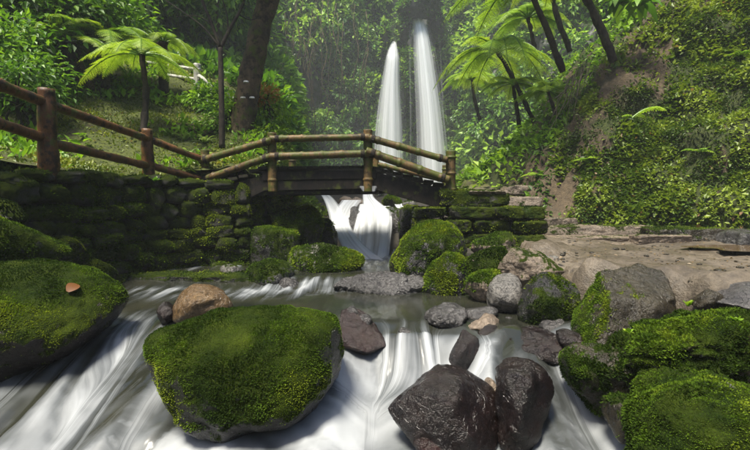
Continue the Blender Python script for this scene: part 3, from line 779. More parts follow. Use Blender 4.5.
rock('mossy_boulder', 'rounded mossy boulder at the water edge below the tall one', (418, 471, 249, 306), 6.05, .36, 37, 'dark', .34, 5, 6, 15, .07, 10000, .021, (-.2, -.1, 1), .55, tb=.04, outline=[(419,290),(430,262),(445,251),(460,254),(470,270),(470,302),(428,304)])
rock('shore_rock', 'mossy rock on the shore right of the rounded mossy boulder', (464, 512, 246, 284), 5.9, .3, 38, 'earthy', .45, 5, 8, 11, .07, 4500, .02, (-.4, -.2, 1), .5)
rock('shore_rock', 'low dark mossy stone at the pool edge under the shore rocks', (466, 500, 270, 304), 5.4, .24, 39, 'earthy', .40, 5, tufts=2500, tsize=.02)
rock('shore_rock', 'lumpy tan rock where the path meets the shore', (497, 560, 246, 292), 5.6, .36, 40, 'earthy', .15, 5, 10, 8, .10)
rock('shore_rock', 'pale lumpy stone at the back of the tan shore rock', (470, 520, 232, 262), 6.9, .35, 41, 'earthy', .38, 5, 10, 8, .1, tufts=1800, tsize=.024)
rock('mossy_rock', 'low flat rock with two moss patches at the foot of the cascade', (282, 367, 241, 282), 7.3, .42, 42, 'grey', .46, 5, 6, 9, .06, 8000, .024, (.3, -.5, .5), .35, tb=.15, outline=[(284,262),(292,248),(320,243),(345,248),(362,254),(366,264),(350,280),(300,280)])
rock('dark_block', 'dark square block with a mossy top left of the cascade', (254, 299, 226, 276), 7.8, .36, 43, 'dark', .40, 5, 2, 16, .05, 4000, .024, (0, 0, 1), .55, box=True)
rock('mossy_rock', 'bright yellow green mossy mound behind the dark square block', (270, 324, 206, 256), 8.5, .5, 44, 'dark', .68, 5, 6, 9, .07, 9000, .026, (0, 0, 1), .4, tb=.2)
rock('mossy_rock', 'grey rock with mossy cap at the left edge of the small pool step', (246, 294, 258, 300), 6.65, .34, 45, 'wetgrey', .42, 5, 8, 9, .06, 4000, .022, (-.4, -.1, 1), .6)
rock('wet_stone', 'small glossy grey stone in the pool step', (278, 300, 277, 298), 6.35, .16, 46, 'wetgrey', 0, 4)
rock('shore_rock', 'pointed grey stone standing on the low ledge by the pier', (220, 245, 263, 284), 6.9, .2, 47, 'grey', .15, 4, 7, 12)
rock('cascade_rock', 'dark wet rock splitting the strands of the cascade', (347, 370, 206, 262), 10.35, .5, 48, 'wetgrey', 0, 5, 9, 10, .09)
rock('cascade_rock', 'dark rock behind the falling veil of the cascade', (362, 410, 206, 275), 10.6, .6, 49, 'wetgrey', .12, 5, 9, 10, .08)
rock('cascade_rock', 'dark rock under the left strand of the cascade', (322, 350, 208, 275), 10.55, .45, 50, 'wetgrey', 0, 5, 9, 10, .09)
rock('cascade_rock', 'pointed dark rock left of the cascade beside the mossy mound', (312, 338, 218, 258), 9.0, .35, 51, 'dark', .3, 4, tufts=800, tsize=.028)
rock('cascade_rock', 'dark rock right of the cascade behind the tall mossy boulder', (398, 432, 205, 262), 9.6, .5, 52, 'dark', .25, 5, tufts=1000, tsize=.028)
for k, (bb, D_, lb, ms, mt) in enumerate([
        ((338, 353, 196, 207), 11.2, 'brown stone at the top left of the cascade', 0, 'earthy'), ((349, 366, 197, 209), 11.1, 'grey brown stone at the top middle of the cascade', 0, 'earthy'),
        ((382, 402, 195, 210), 11.0, 'yellow mossy stone at the top right of the cascade', .6, 'dark'), ((401, 417, 200, 214), 10.8, 'pale stone right of the cascade top', .1, 'grey'),
        ((407, 424, 193, 205), 11.6, 'mossy stone under the right wing of the bridge', .5, 'grey'), ((370, 384, 190, 199), 12, 'far stone behind the head of the cascade', .2, 'grey')]):
    rock('cascade_stone', lb, bb, D_, .22, 60 + k, mt, ms, 4, tufts=900 if ms > .4 else 0, tsize=.026, tb=.2)

# rock around the heads of the two falls
for k, (bb, D_, lb, ms) in enumerate([((396, 412, 10, 44), 26.3, 'dark rock between the heads of the two waterfalls', .45), ((427, 449, 8, 48), 26.6, 'dark rock right of the head of the broader waterfall', .3), ((378, 391, 22, 58), 26.4, 'mossy rock left of the thin spout of the narrower waterfall', .6),
                                      ((396, 441, -14, 21.5), 25.4, 'dark overhanging rock above the broader waterfall', .5), ((397, 411, 60, 120), 26.4, 'wet rock rib between the two waterfalls', .5)]):
    rock('cliff_rock', lb, bb, D_ + .6, 1.4, 70 + k, 'dark', ms, 4, 9, 10, .12, 700, .16, (0, -.5, .5), .3, tmat='cliffleaf')

for k, (bb, D_, dp, lb, mt) in enumerate([((538, 574, 317, 340), 4.35, .16, 'wet dark stone between the dark mossy rock and the flat glossy rock', 'wetgrey'), ((500, 522, 317, 332), 4.6, .12, 'small wet stone below the upright pale grey rock', 'wetgrey'),
                                          ((478, 500, 326, 344), 4.2, .12, 'small glossy stone left of the flat glossy rock', 'wetbrown'), ((482, 498, 378, 396), 3.42, .1, 'light brown stone wedged between the two large dark rocks', 'earthy'),
                                          ((556, 584, 330, 350), 3.9, .14, 'small dark stone at the right end of the flat glossy rock', 'wetbrown'), ((398, 412, 327, 338), 4.25, .09, 'dark stone awash at the lip of the middle falls', 'wetgrey')]):
    rock('wet_stone', lb, bb, D_, dp, 170 + k, mt, 0, 4, 9, 10, .09)

# stones lying on the path
for k, (bb, D_, dp, lb, mt) in enumerate([
        ((606, 631, 243, 255), 7.4, .2, 'brown stone on the path above the flat topped rock, left one of the pair', 'earthy'),
        ((636, 651, 247, 255), 7.2, .14, 'pointed brown stone on the path, right one of the pair', 'dark'),
        ((670, 686, 249, 256), 7.0, .14, 'low dark stone half sunk in the middle of the path', 'olive'),
        ((682, 698, 250, 256), 6.9, .12, 'low brown stone touching the dark sunken stone on the path', 'earthy'),
        ((712, 738, 246, 258), 7.2, .22, 'dark brown stone at the upper edge of the puddle', 'olive'),
        ((713, 727, 268, 275), 5.3, .08, 'small round stone alone on the sand below the puddle', 'dark'),
        ((694, 722, 288, 309), 3.9, .14, 'dark stone behind the bushy mossy boulder', 'olive'),
        ((705, 790, 281, 316), 3.85, .35, 'smooth grey rock slab on the path at the right edge', 'wetgrey'),
        ((732, 765, 252, 264), 6.5, .16, 'reddish stone beside the puddle at the right edge', 'redbrown'),
        ((676, 684, 263, 268), 5.6, .05, 'tiny stone on bare sand above the grey slab', 'dark'),
        ((560, 574, 246, 253), 7.6, .12, 'small brown stone on the sand in front of the steps', 'earthy'),
        ((545, 558, 255, 262), 6.4, .1, 'small pale stone near the tan shore rock', 'grey'),
        ((655, 664, 278, 283), 4.7, .05, 'tiny stone behind the right end of the flat topped rock', 'earthy')]):
    rock('stone', lb, bb, D_, dp, 80 + k, mt, 0, 4 if k in (0, 4, 6, 7) else 3, 9, 12, .08)
rp = rs(91)   # pebbles strewn over the sand
pm_ = []
for k in range(420):
    d_ = 4.2 + 5.2 * rp.random() ** 1.3; x_ = float(np.interp(d_, pd, XE)) + .4 + rp.random() * (d_ * .7)
    U_, F_ = ico(2); s_ = .007 + .032 * rp.random() ** 3
    pm_.append((U_ * np.array([1.3, 1, .6]) * s_ * rp.uniform(.7, 1.3, 3) + np.array([x_, d_, zp(x_, d_) + s_ * .2]), F_))
V_, F_, _ = join(pm_)
tag(obj('pebbles', mesh('pebbles', V_, F_, {'moss': np.zeros(len(V_))}), M['olive']), 'small loose pebbles scattered over the sandy path', 'pebbles', kind='stuff')

# puddle at the right of the path
t = NT('puddle'); M['puddle'] = t.done(t.bsdf((.10, .065, .03), .06, None, .6))
pu_ = []
for k in range(40):
    a_ = 2 * math.pi * k / 40; r_ = 1 + .18 * math.sin(3 * a_ + 1) + .1 * math.sin(5 * a_)
    pu_.append((5.35 + .95 * r_ * math.cos(a_), 6.35 + .42 * r_ * math.sin(a_), 0))
pz = max(zp(x_, y_) for x_, y_, _ in pu_) + .004
pv = np.array([(5.35, 6.35, pz)] + [(x_, y_, pz) for x_, y_, _ in pu_])
tag(obj('puddle', mesh('puddle', pv, np.array([(0, k + 1, (k + 1) % 40 + 1) for k in range(40)])), M['puddle']), 'shallow brown puddle on the path at the right', 'puddle', kind='structure')

# ledges along the back of the path, steps, abutment slabs
def slab(name, label, bbox, D, dep, seed, mat, moss=.0, tufts=0, cat='step', rz=0.0, tmat='moss', sub=5, rough=.05, mdir=(0, 0, 1), tb=0, mk=.3):
    return rock(name, label, bbox, D, dep, seed, mat, moss, sub, 3, 26, rough, tufts, .022, mdir, mk, rz, cat=cat, box=True, tmat=tmat, tb=tb, fr=4)
slab('stone_step', 'upper short stone step at the foot of the right bank', (533, 575, 217, 228), 9.3, .25, 101, 'earthy', .1)
slab('stone_step', 'long middle stone step along the back of the path', (541, 655, 224, 238), 8.9, .28, 102, 'earthy', .2, 500, tb=.1)
slab('stone_step', 'lowest thin stone step at the back of the path', (532, 640, 235, 244), 8.3, .25, 103, 'earthy', .1)
slab('rock_ledge', 'long dark rock ledge below the green bank at right', (642, 742, 226, 242), 8.2, .3, 104, 'olive', .3, 1500, 'ledge')
slab('rock_ledge', 'wet grey rock ledge above the puddle at the right edge', (722, 800, 229, 252), 7.4, .35, 105, 'wetgrey', .1, 0, 'ledge')
slab('rock_ledge', 'pale worn rock ledge between the steps and the dark ledge', (632, 690, 234, 245), 7.9, .22, 106, 'earthy', .1, 0, 'ledge')
slab('stone_step', 'stepping stone on the trail above the mossy abutment', (502, 540, 196, 208), 10.4, .3, 107, 'earthy', .2)
slab('stone_step', 'further stepping stone higher up the trail beyond the bridge', (500, 532, 185, 196), 11.2, .3, 108, 'earthy', .2)
ab = tag(empty('abutment', at(476, 232, 8.0)), 'mossy stone block carrying the right end of the bridge', 'abutment')
def part_slab(name, bbox, D, dep, seed, mat, moss, tufts, tmat='mossdark'):
    o = slab(name, None, bbox, D, dep, seed, mat, moss, tufts, None, tmat=tmat, mdir=(0, -.5, .6), mk=.35, tb=.12)
    del o['category']
    o.parent = ab; o.location = o.location - ab.location
    return o
for k, (bb, D_) in enumerate([((412, 446, 206, 219), 7.95), ((444, 490, 205, 219), 8.0), ((488, 517, 205.5, 219), 7.96), ((515, 537, 206, 220), 8.02), ((412, 434, 218, 233), 7.98), ((432, 470, 218, 232), 7.93), ((468, 505, 218, 233), 8.0),
                             ((503, 541, 219, 233), 7.95), ((414, 456, 231, 247), 7.9), ((454, 498, 231, 247), 7.96), ((496, 543, 232, 247), 7.92)]):
    part_slab('block', bb, D_, .5, 150 + k, 'walls', .46, 900)
part_slab('upper_block', (436, 503, 189, 208), 8.15, .5, 112, 'walls', .5, 5000)
part_slab('cap_stone', (464, 502, 190, 196), 8.0, .36, 113, 'earthy', .2, 0)
rb_ = rs(333)
for k, (bb, D_) in enumerate([((462, 484, 186, 197), 12.5), ((480, 505, 180, 192), 13), ((500, 524, 176, 188), 12.6), ((470, 492, 172, 182), 15), ((492, 514, 166, 178), 15.5), ((512, 530, 163, 176), 14), ((486, 502, 160, 168), 18)]):
    rock('trail_stone', ['pale stone just behind the right bridge post', 'pale stone on the trail behind the abutment slabs', 'pale stone at the foot of the bare rock face', 'far misty stone seen beside the right bridge post',
                         'far stone in the middle of the misty trail', 'far mossy stone against the rock face', 'farthest stone on the misty trail'][k], bb, D_, .4, 120 + k, 'grey', .3, 4, tufts=500, tsize=.04)

# ------------------------------------------------------------------ dry stone wall on the left, stone by stone
wall = tag(empty('stone_wall', (-3.6, 7.0, 0)), 'dark mossy dry stone retaining wall below the log fence', 'wall')
protos = []
for k in range(9):
    V, F = rock_shape(200 + k, 4, (1, 1, 1), 7, 12, .09, box=True, fr=2.5)
    N = vnormals(V, F)
    m = np.clip(.60 + .25 * N[:, 2] + .30 * fbm(V, 1.3, 3, 200 + k), 0, 1)
    protos.append((mesh('stone', V, F, {'moss': m}), V, F, m))
    protos[-1][0].materials.append(M['walls'])
wseg = WALL[0:6]; cl = [0.0]
for a, b in zip(wseg[:-1], wseg[1:]): cl.append(cl[-1] + math.hypot(b[0] - a[0], b[1] - a[1]))
def wall_at(s):
    for k in range(len(wseg) - 1):
        if s <= cl[k + 1] or k == len(wseg) - 2:
            f = (s - cl[k]) / (cl[k + 1] - cl[k]); a, b = wseg[k], wseg[k + 1]
            return a[0] + (b[0] - a[0]) * f, a[1] + (b[1] - a[1]) * f, math.atan2(b[1] - a[1], b[0] - a[0])
rw = rs(77); wl_v = []
def wall_top(s): return 1.52 - .12 * max(0, (s - 4.5) / 2.5)
def add_stone(x, y, z, L, H, dpt, ang):
    k = int(rw.integers(9)); me, V, F, m = protos[k]
    o = obj('stone', me, None, wall, (x - wall.location.x, y - wall.location.y, z))
    o.rotation_euler = (rw.normal(0, .07), rw.normal(0, .10), ang + rw.normal(0, .08) + (math.pi if rw.random() < .5 else 0))
    o.scale = (L / 2 * 1.04, dpt / 2, H / 2 * 1.06)
    Mx = np.array(o.rotation_euler.to_matrix()); W = (V * np.array(o.scale)) @ Mx.T + np.array([x, y, z])
    nx_, ny_ = math.sin(ang), -math.cos(ang)
    wl_v.append((W, F, m * (((W[:, 0] - x) * nx_ + (W[:, 1] - y) * ny_ > -.02) | (W[:, 2] > z + H * .3))))
z0 = -.1
while z0 < 1.55:
    H = rw.uniform(.15, .29); s = rw.uniform(1.0, 1.3)
    while s < cl[-1] - .05:
        L = min(rw.uniform(.20, .52), cl[-1] - s); hh = H * rw.uniform(.75, 1.3)
        x, y, a = wall_at(s + L / 2)
        zz = z0 + H / 2 + rw.normal(0, .02)
        if zz < wall_top(s) + .03:
            batter = .10 * (1 - zz / 1.6); nx, ny = math.sin(a), -math.cos(a); off = batter + rw.normal(0, .025)
            add_stone(x + nx * off, y + ny * off, zz, L, hh, .34, a)
        s += L
    # the return of the pier under the bridge
    y = 8.0
    while y < 9.1:
        L = rw.uniform(.22, .45); add_stone(-2.13 + rw.normal(0, .02), y + L / 2, z0 + H / 2, L, H, .32, math.pi / 2); y += L
    z0 += H * .95
core = []
for k in range(len(wseg) - 1):
    (x0, y0), (x1, y1) = wseg[k], wseg[k + 1]; a = math.atan2(y1 - y0, x1 - x0); nx, ny = -math.sin(a), math.cos(a)
    q = [(x0 + nx * .02, y0 + ny * .02), (x1 + nx * .02, y1 + ny * .02), (x1 + nx * .5, y1 + ny * .5), (x0 + nx * .5, y0 + ny * .5)]
    V = np.array([(x, y, -.8) for x, y in q] + [(x, y, 1.36) for x, y in q])
    core.append((V, np.array([(0, 1, 5), (0, 5, 4), (1, 2, 6), (1, 6, 5), (2, 3, 7), (2, 7, 6), (3, 0, 4), (3, 4, 7), (4, 5, 6), (4, 6, 7)])))
V, F, _ = join(core)
obj('earth_core', mesh('earth_core', V - np.array(wall.location), F, smooth=False), M['bed'], wall)
V, F, m = join(wl_v); 
LV, LF, ti = moss_leaf(V, F, m * (.5 + .7 * ss(-.25, .25, fbm(V, 1.1, 3, 5))), 72000, .025, rs(301), 7, tbias=.2)  # moss tint brightened in place of light missing on this wall face
tag(obj('moss', mesh('moss', LV - np.array(wall.location), LF, {'tint': ti}, smooth=False), M['moss'], wall), kind='stuff')

rock('stone_ledge', 'long low stone ledge along the foot of the mossy wall', (104, 262, 270, 302), 6.75, .30, 131, 'dark', .30, 6, 2, 30, .05, 2500, .02, cat='ledge', box=True, fr=5, tmat='mossdark')
for k, (bb, D_, lb) in enumerate([((40, 78, 236, 272), 5.6, 'mossy stone at the wall foot beside the left boulders'), ((70, 112, 258, 286), 6.0, 'low dark mossy stone where the wall meets the ledge'), ((96, 128, 262, 282), 6.6, 'small mossy stone at the left end of the ledge'),
                                  ((-30, 30, 196, 226), 4.9, 'mossy stone topping the wall foot at the left edge')]):
    rock('mossy_rock', lb, bb, D_, .25, 140 + k, 'dark', .6, 4, tufts=3000, tsize=.02, tmat='mossdark')

# ------------------------------------------------------------------ log fence on the left
def log_mesh(p0, p1, r0, r1, seed, nodes=0, bump=.10, n=22, sag=0.0):
    p0, p1 = np.array(p0, float), np.array(p1, float); t_ = np.linspace(0, 1, n)[:, None]
    P = p0 + (p1 - p0) * t_; P[:, 2] -= sag * np.sin(np.pi * t_[:, 0])
    r = r0 + (r1 - r0) * t_[:, 0]
    if nodes:
        for q in (np.arange(nodes) + .6) / nodes: r = r * (1 + .20 * np.exp(-((t_[:, 0] - q) / .014) ** 2))
    return tube(P, r, 14, bump, seed)
def log(name, p0, p1, r0, r1, seed, mat, parent, **k):
    V, F = log_mesh(p0, p1, r0, r1, seed, **k)
    return obj(name, mesh(name, V - np.array(parent.location), F), M[mat], parent)

def V3(v): return np.array(v[:])
fence = tag(empty('log_fence', (-3.9, 6.5, 1.5)), 'orange brown log fence stepping down to the bridge along the stone wall', 'fence')
FP = [(-118, 42, 5.0, 4.6), (46, 89, 172, 5.7), (147, 129, 188, 7.3)]
A = at(46, 89, 5.7); B = at(147, 129, 7.3); Cc = at(205, 150, 8.05)
P0 = at(-120, 35, 4.3)
def post(name, px, y0, y1, D, r, seed, mat, parent, zb=None):
    a, b = at(px, y0, D), at(px, y1, D)
    return log(name, (a.x, a.y, b.z - .12), (a.x, a.y, a.z), r * 1.05, r * .95, seed, mat, parent, bump=.14, n=26)
post('post', 46, 89, 172, 5.7, .105, 1, 'fencewood', fence)
post('post', 147, 129, 186, 7.3, .088, 2, 'fencewood', fence)
def rail(name, a, b, r, seed, mat, parent, **k):
    return log(name, at(*a), at(*b), r, r * .92, seed, mat, parent, **k)
rail('rail', (-60, 62, 4.6), (44, 102, 5.66), .068, 3, 'fencewood', fence, nodes=3)
rail('rail', (-60, 104, 4.6), (44, 138, 5.66), .066, 4, 'fencewood', fence, nodes=3)
rail('rail', (48, 104, 5.72), (148, 139, 7.27), .062, 5, 'fencewood', fence, nodes=4)
rail('rail', (48, 142, 5.72), (148, 166, 7.27), .060, 6, 'fencewood', fence, nodes=4)
rail('rail', (148, 139, 7.32), (204, 160, 8.03), .058, 7, 'fencewood', fence, nodes=3)
rail('rail', (148, 165, 7.32), (204, 180, 8.03), .058, 8, 'fencewood', fence, nodes=3)

# ------------------------------------------------------------------ arched footbridge
OFF = np.array([.13, 1.18, 0.0])
BR = tag(empty('footbridge', at(320, 190, 7.85)), 'arched wooden footbridge with mossy bamboo rails over the stream', 'bridge')
BD = 7.8
def bpost(px, y0, y1, D, r, seed, off=False, mat='bridgewood', nm='post'):
    a, b = at(px, y0, D), at(px, y1, D); o_ = OFF if off else 0 * OFF
    return log(nm, V3((a.x, a.y, b.z)) + o_, V3((a.x, a.y, a.z)) + o_, r, r * .96, seed, mat, BR, bump=.06, nodes=3, n=60)
bpost(205, 150, 198, 8.05, .075, 11)
bpost(272, 133, 192, BD, .078, 12)
bpost(368, 130, 192, BD, .080, 13)
bpost(451, 151, 199, BD, .085, 14)
for k, (px, y0, y1) in enumerate(((272, 158, 186), (368, 143, 186), (449, 160, 196))):
    bpost(px, y0 - (8 if k == 0 else 0), y1, BD, .07, 15 + k, True)
def brail(a, b, r, seed, off=False, n=4):
    o_ = OFF if off else 0 * OFF
    p_, q_ = V3(at(*a)) + o_, V3(at(*b)) + o_; d_ = (q_ - p_) / np.linalg.norm(q_ - p_)
    if not off:
        for e_ in (p_ + d_ * .12, q_ - d_ * .12):
            for j in (-.022, 0, .022):
                log('lashing', e_ + d_ * (j - .011), e_ + d_ * (j + .011), r * 1.09, r * 1.09, seed, 'darkbark', BR, bump=.03, n=3)
    return log('rail', V3(at(*a)) + o_, V3(at(*b)) + o_, r, r * .93, seed, 'bridgewood', BR, bump=.05, nodes=n, n=70)
brail((200, 161, 8.0), (272, 140, BD - .09), .064, 21, n=3)
brail((200, 181, 8.0), (272, 156, BD - .09), .064, 22, n=3)
brail((270, 139, BD - .09), (370, 137, BD - .09), .058, 23, n=5)
brail((270, 156.5, BD - .09), (370, 153.5, BD - .09), .064, 24, n=5)
brail((366, 137, BD - .09), (447, 160, BD - .09), .060, 25, n=4)
brail((366, 151, BD - .09), (449, 180, BD - .09), .072, 26, n=4)
brail((272, 167.5, BD), (372, 165.5, BD), .05, 27, True, 5)
brail((366, 158, BD), (449, 178, BD), .05, 28, True, 4)
brail((208, 178, 7.95), (274, 163, BD), .05, 29, True, 3)

def prism(name, poly, D, thick, mat, seed=0, off=None):
    n = len(poly); P = np.array([V3(at(x, y, D)) for x, y in poly])
    if off is not None: P = P + off
    Q = P + np.array([thick * .11, thick, 0])
    bm = bmesh.new(); va = [bm.verts.new(p) for p in P]; vb = [bm.verts.new(p) for p in Q]
    bm.faces.new(va); bm.faces.new(vb[::-1])
    for k in range(n): bm.faces.new((va[k], vb[k], vb[(k + 1) % n], va[(k + 1) % n]))
    bmesh.ops.recalc_face_normals(bm, faces=bm.faces)
    bmesh.ops.bevel(bm, geom=bm.edges[:], offset=.012, segments=2, affect='EDGES')
    for v in bm.verts: v.co -= BR.location
    me = bpy.data.meshes.new(name); bm.to_mesh(me); bm.free()
    return obj(name, me, M[mat], BR)
for off in (None, OFF):
    prism('side_beam', [(262, 172), (376, 170), (376, 178.6), (262, 180.6)], BD, .13, 'beamwood', off=off)
    prism('side_beam', [(263, 181.2), (375, 179.2), (375, 189), (263, 191)], BD + .018, .11, 'beamwood', off=off)
    prism('side_beam', [(206, 190), (270, 173.5), (270, 189), (252, 197), (206, 208)], BD + .035, .13, 'beamwood', off=off)
    prism('side_beam', [(370, 171.5), (380, 173), (452, 191), (452, 207), (432, 206), (372, 189.5)], BD + .035, .13, 'beamwood', off=off)
    prism('lower_chord', [(255, 191.5), (378, 189.4), (378, 193), (255, 195.5)], BD + .06, .16, 'beamwood', off=off)
for (px, py) in ((368, 181),):
    prism('bracket', [(px - 9, py + 5), (px + 9, py + 5), (px + 7, py + 11), (px - 5, py + 11)], BD - .04, .03, 'metal')
# deck: cross planks following the arch
def deck_z(X):
    xs = [at(206, 0, 8).x, at(264, 0, BD).x, at(374, 0, BD).x, at(452, 0, BD).x]
    zs = [at(206, 188, 8).z, at(264, 170, BD).z, at(374, 168.5, BD).z, at(452, 189, BD).z]
    return np.interp(X, xs, zs), (np.interp(X + .05, xs, zs) - np.interp(X - .05, xs, zs)) / .1
x = at(207, 0, 8).x; rk = rs(8)
bmp = bmesh.new(); bmesh.ops.create_cube(bmp, size=1); bmesh.ops.bevel(bmp, geom=bmp.edges[:], offset=.03, segments=1, affect='EDGES')
plank_me = bpy.data.meshes.new('deck_plank'); bmp.to_mesh(plank_me); bmp.free(); plank_me.materials.append(M['beamwood'])
while x < at(451, 0, BD).x:
    w_ = rk.uniform(.15, .21); z_, sl = deck_z(x + w_ / 2)
    stepz = round(z_ / .045) * .045 if abs(sl) > .08 else z_
    o = obj('deck_plank', plank_me, None, BR, Vector((x + w_ / 2 + .065, BD + .66, stepz + .03)) - BR.location, (0, -math.atan(sl) * .35, -.11 + rk.normal(0, .012)), (w_ * .96, 1.36 + rk.normal(0, .02), .05))
    x += w_
# ------------------------------------------------------------------ vegetation
def crown_mesh(c, rad, ncl, per, size, seed, spread=.28, width=.5, droop=.3, tb=.5, shell=.35):
    rng = rs(seed); c = np.array(c, float); rad = np.array(rad, float)
    d = unit(rng.normal(0, 1, (ncl, 3))); r = (shell + (1 - shell) * rng.random(ncl) ** .6)[:, None]
    cc = d * r * rad * (1 + .25 * fbm(d * 2 + seed, 1.2, 2, seed))[:, None]
    ct = np.clip(tb + rng.normal(0, .2, ncl), 0, 1)
    k = np.repeat(np.arange(ncl), per); n = len(k)
    off = rng.normal(0, 1, (n, 3)) * rad.mean() * spread
    off[:, 2] *= .55
    P = c + cc[k] + off
    Dr = unit(off) * .7 + unit(cc[k]) * .4 + rng.normal(0, .5, (n, 3)) + np.array([0, 0, -droop])
    V, F = leaves(P, Dr, size * rng.uniform(.6, 1.4, n), rng, width, droop=.12)
    ti = np.clip(ct[k] + rng.normal(0, .13, n), 0, 1)
    return V, F, np.repeat(ti, 4)

def tree_tubes(lst, seg=10, bump=.12, seed=0):
    parts = []
    for k, (pts, r0, r1, n) in enumerate(lst):
        P = curve(pts, n); t_ = np.linspace(0, 1, n)
        parts.append(tube(P, r0 + (r1 - r0) * t_, seg, bump, seed + k))
    V, F, _ = join(parts); return V, F

def fronds_mesh(c, fr, seed, npin=34, plf=.22, width=.20, comb=0):
    """fr: list of (azimuth, elevation, length, droop)"""
    rng = rs(seed); Ps, Ds, Ss, Ts, Ups = [], [], [], [], []; tubes = []
    c = np.array(c, float)
    for (az, el, L, dr) in fr:
        h = np.array([math.cos(az), math.sin(az), 0.0]); s_ = np.array([-h[1], h[0], 0])
        t_ = np.linspace(0, 1, npin + 8)
        R_ = c + h * (L * math.cos(el) * t_ * (1 - .12 * t_))[:, None] + np.array([0, 0, 1.0]) * (L * (math.sin(el) * t_ - dr * t_ ** 2))[:, None]
        tubes.append(tube(R_[::4], np.linspace(.018, .004, len(R_[::4])) * max(L, .6), 5))
        tg = unit(np.gradient(R_, axis=0)); q = slice(6, None); base_t = rng.uniform(.35, .9)
        for sg in (1, -1):
            n = len(t_[q]); tt = t_[q]
            pl = plf * L * np.sin(np.pi * (.18 + .80 * tt)) ** .8 * rng.uniform(.85, 1.1, n)
            Dd = s_ * sg + tg[q] * .45 + rng.normal(0, .07, (n, 3)) + np.array([0, 0, -.28])
            Ps.append(R_[q]); Ds.append(Dd); Ss.append(pl); Ts.append(np.clip(base_t + .15 * tt + rng.normal(0, .08, n), 0, 1))
            Ups.append(np.cross(unit(Dd), tg[q]) * sg * -1 + rng.normal(0, .1, (n, 3)))
    P_, D_, S_, U_, T0 = np.concatenate(Ps), unit(np.concatenate(Ds)), np.concatenate(Ss), np.concatenate(Ups), np.concatenate(Ts)
    if not comb:
        V, F = leaves(P_, D_, S_, rng, width, U_, .15, .12); T_ = np.repeat(T0, 4)
    else:                                   # every pinna is itself a comb of small leaflets
        side_ = unit(np.cross(D_, U_)); q = np.linspace(.06, .95, comb); parts = []
        for j, f_ in enumerate(q):
            base_ = P_ + D_ * (S_ * f_)[:, None] - U_ * (.10 * S_ * f_ ** 2)[:, None]
            l_ = S_ * .23 * (1 - f_) ** .6 + S_ * .03
            for sg in (1, -1):
                V, F = leaves(base_, side_ * sg + D_ * .5, l_, rng, .45, U_, .1, .05)
                parts.append((V, F, np.repeat(np.clip(T0 + rng.normal(0, .06, len(T0)), 0, 1), 4)))
        V, F, T_ = join(parts)
    tv, tf, _ = join(tubes)
    V, F, A_ = join([(V, F, T_), (tv, tf, np.full(len(tv), .25))])
    return V, F, A_

def place_tree(name, label, cat, base, trunk, crown=None, mat='bark', cmat='leaf', group=None, extra=()):
    base = np.array(base[:], float)
    r = tag(empty(name, base), label, cat, group)
    if trunk is not None: obj('trunk', mesh('trunk', trunk[0] - base, trunk[1]), M[mat], r)
    if crown is not None: obj('crown', mesh('crown', crown[0] - base, crown[1], {'tint': crown[2]}, smooth=False), M[cmat], r)
    for nm, V, F, A_, mm in extra: obj(nm, mesh(nm, V - base, F, {'tint': A_} if A_ is not None else None, smooth=A_ is None), M[mm], r)
    return r
def A3(*a): return V3(at(*a))

# large leaning trunk left of the bridge, its crown above the frame
b0 = A3(243, 150, 10.3); b0[2] -= .3
tr = tree_tubes([([b0, A3(243, 128, 10.35), A3(248, 90, 10.4), A3(258, 40, 10.5), A3(268, 0, 10.6), A3(279, -50, 10.6), A3(294, -120, 10.4)], .27, .20, 60),
                 ([A3(230, 148, 10.2) - np.array([0, 0, .25]), A3(238, 122, 10.25), A3(247, 86, 10.3), A3(253, 50, 10.45)], .13, .08, 30),
                 ([A3(272, -45, 10.6), A3(250, -90, 10), A3(215, -140, 9.4)], .13, .05, 14), ([A3(280, -80, 10.5), A3(310, -130, 11), A3(345, -180, 11.5)], .12, .05, 14)], 18, .13, 400)
cr = join([crown_mesh(A3(240, -150, 10), (2.2, 1.9, .9), 46, 70, .2, 401), crown_mesh(A3(330, -170, 11.5), (1.6, 1.5, .8), 30, 60, .2, 402)])
fu = []
for k, (px, py) in enumerate(((246, 83), (243, 99), (252, 99))):
    c_ = A3(px, py, 10.05); th = np.linspace(0, math.pi, 9)
    V = np.concatenate([[c_], np.stack([c_[0] + .06 * np.cos(th), c_[1] - .05 * np.sin(th), np.full(9, c_[2] + .01)], -1), np.stack([c_[0] + .05 * np.cos(th), c_[1] - .04 * np.sin(th), np.full(9, c_[2] + .045)], -1)])
    F = [(0, j, j + 1) for j in range(1, 9)] + [(j, j + 1, j + 10) for j in range(1, 9)] + [(j, j + 10, j + 9) for j in range(1, 9)] + [(9 + 5, j + 9, j + 10) for j in range(1, 9)]
    fu.append(('bracket_fungus', V, np.array(F), None, 'whitewood'))
place_tree('leaning_tree', 'thick leaning brown tree trunk rising behind the left end of the bridge', 'tree', b0, tr, cr, extra=fu)

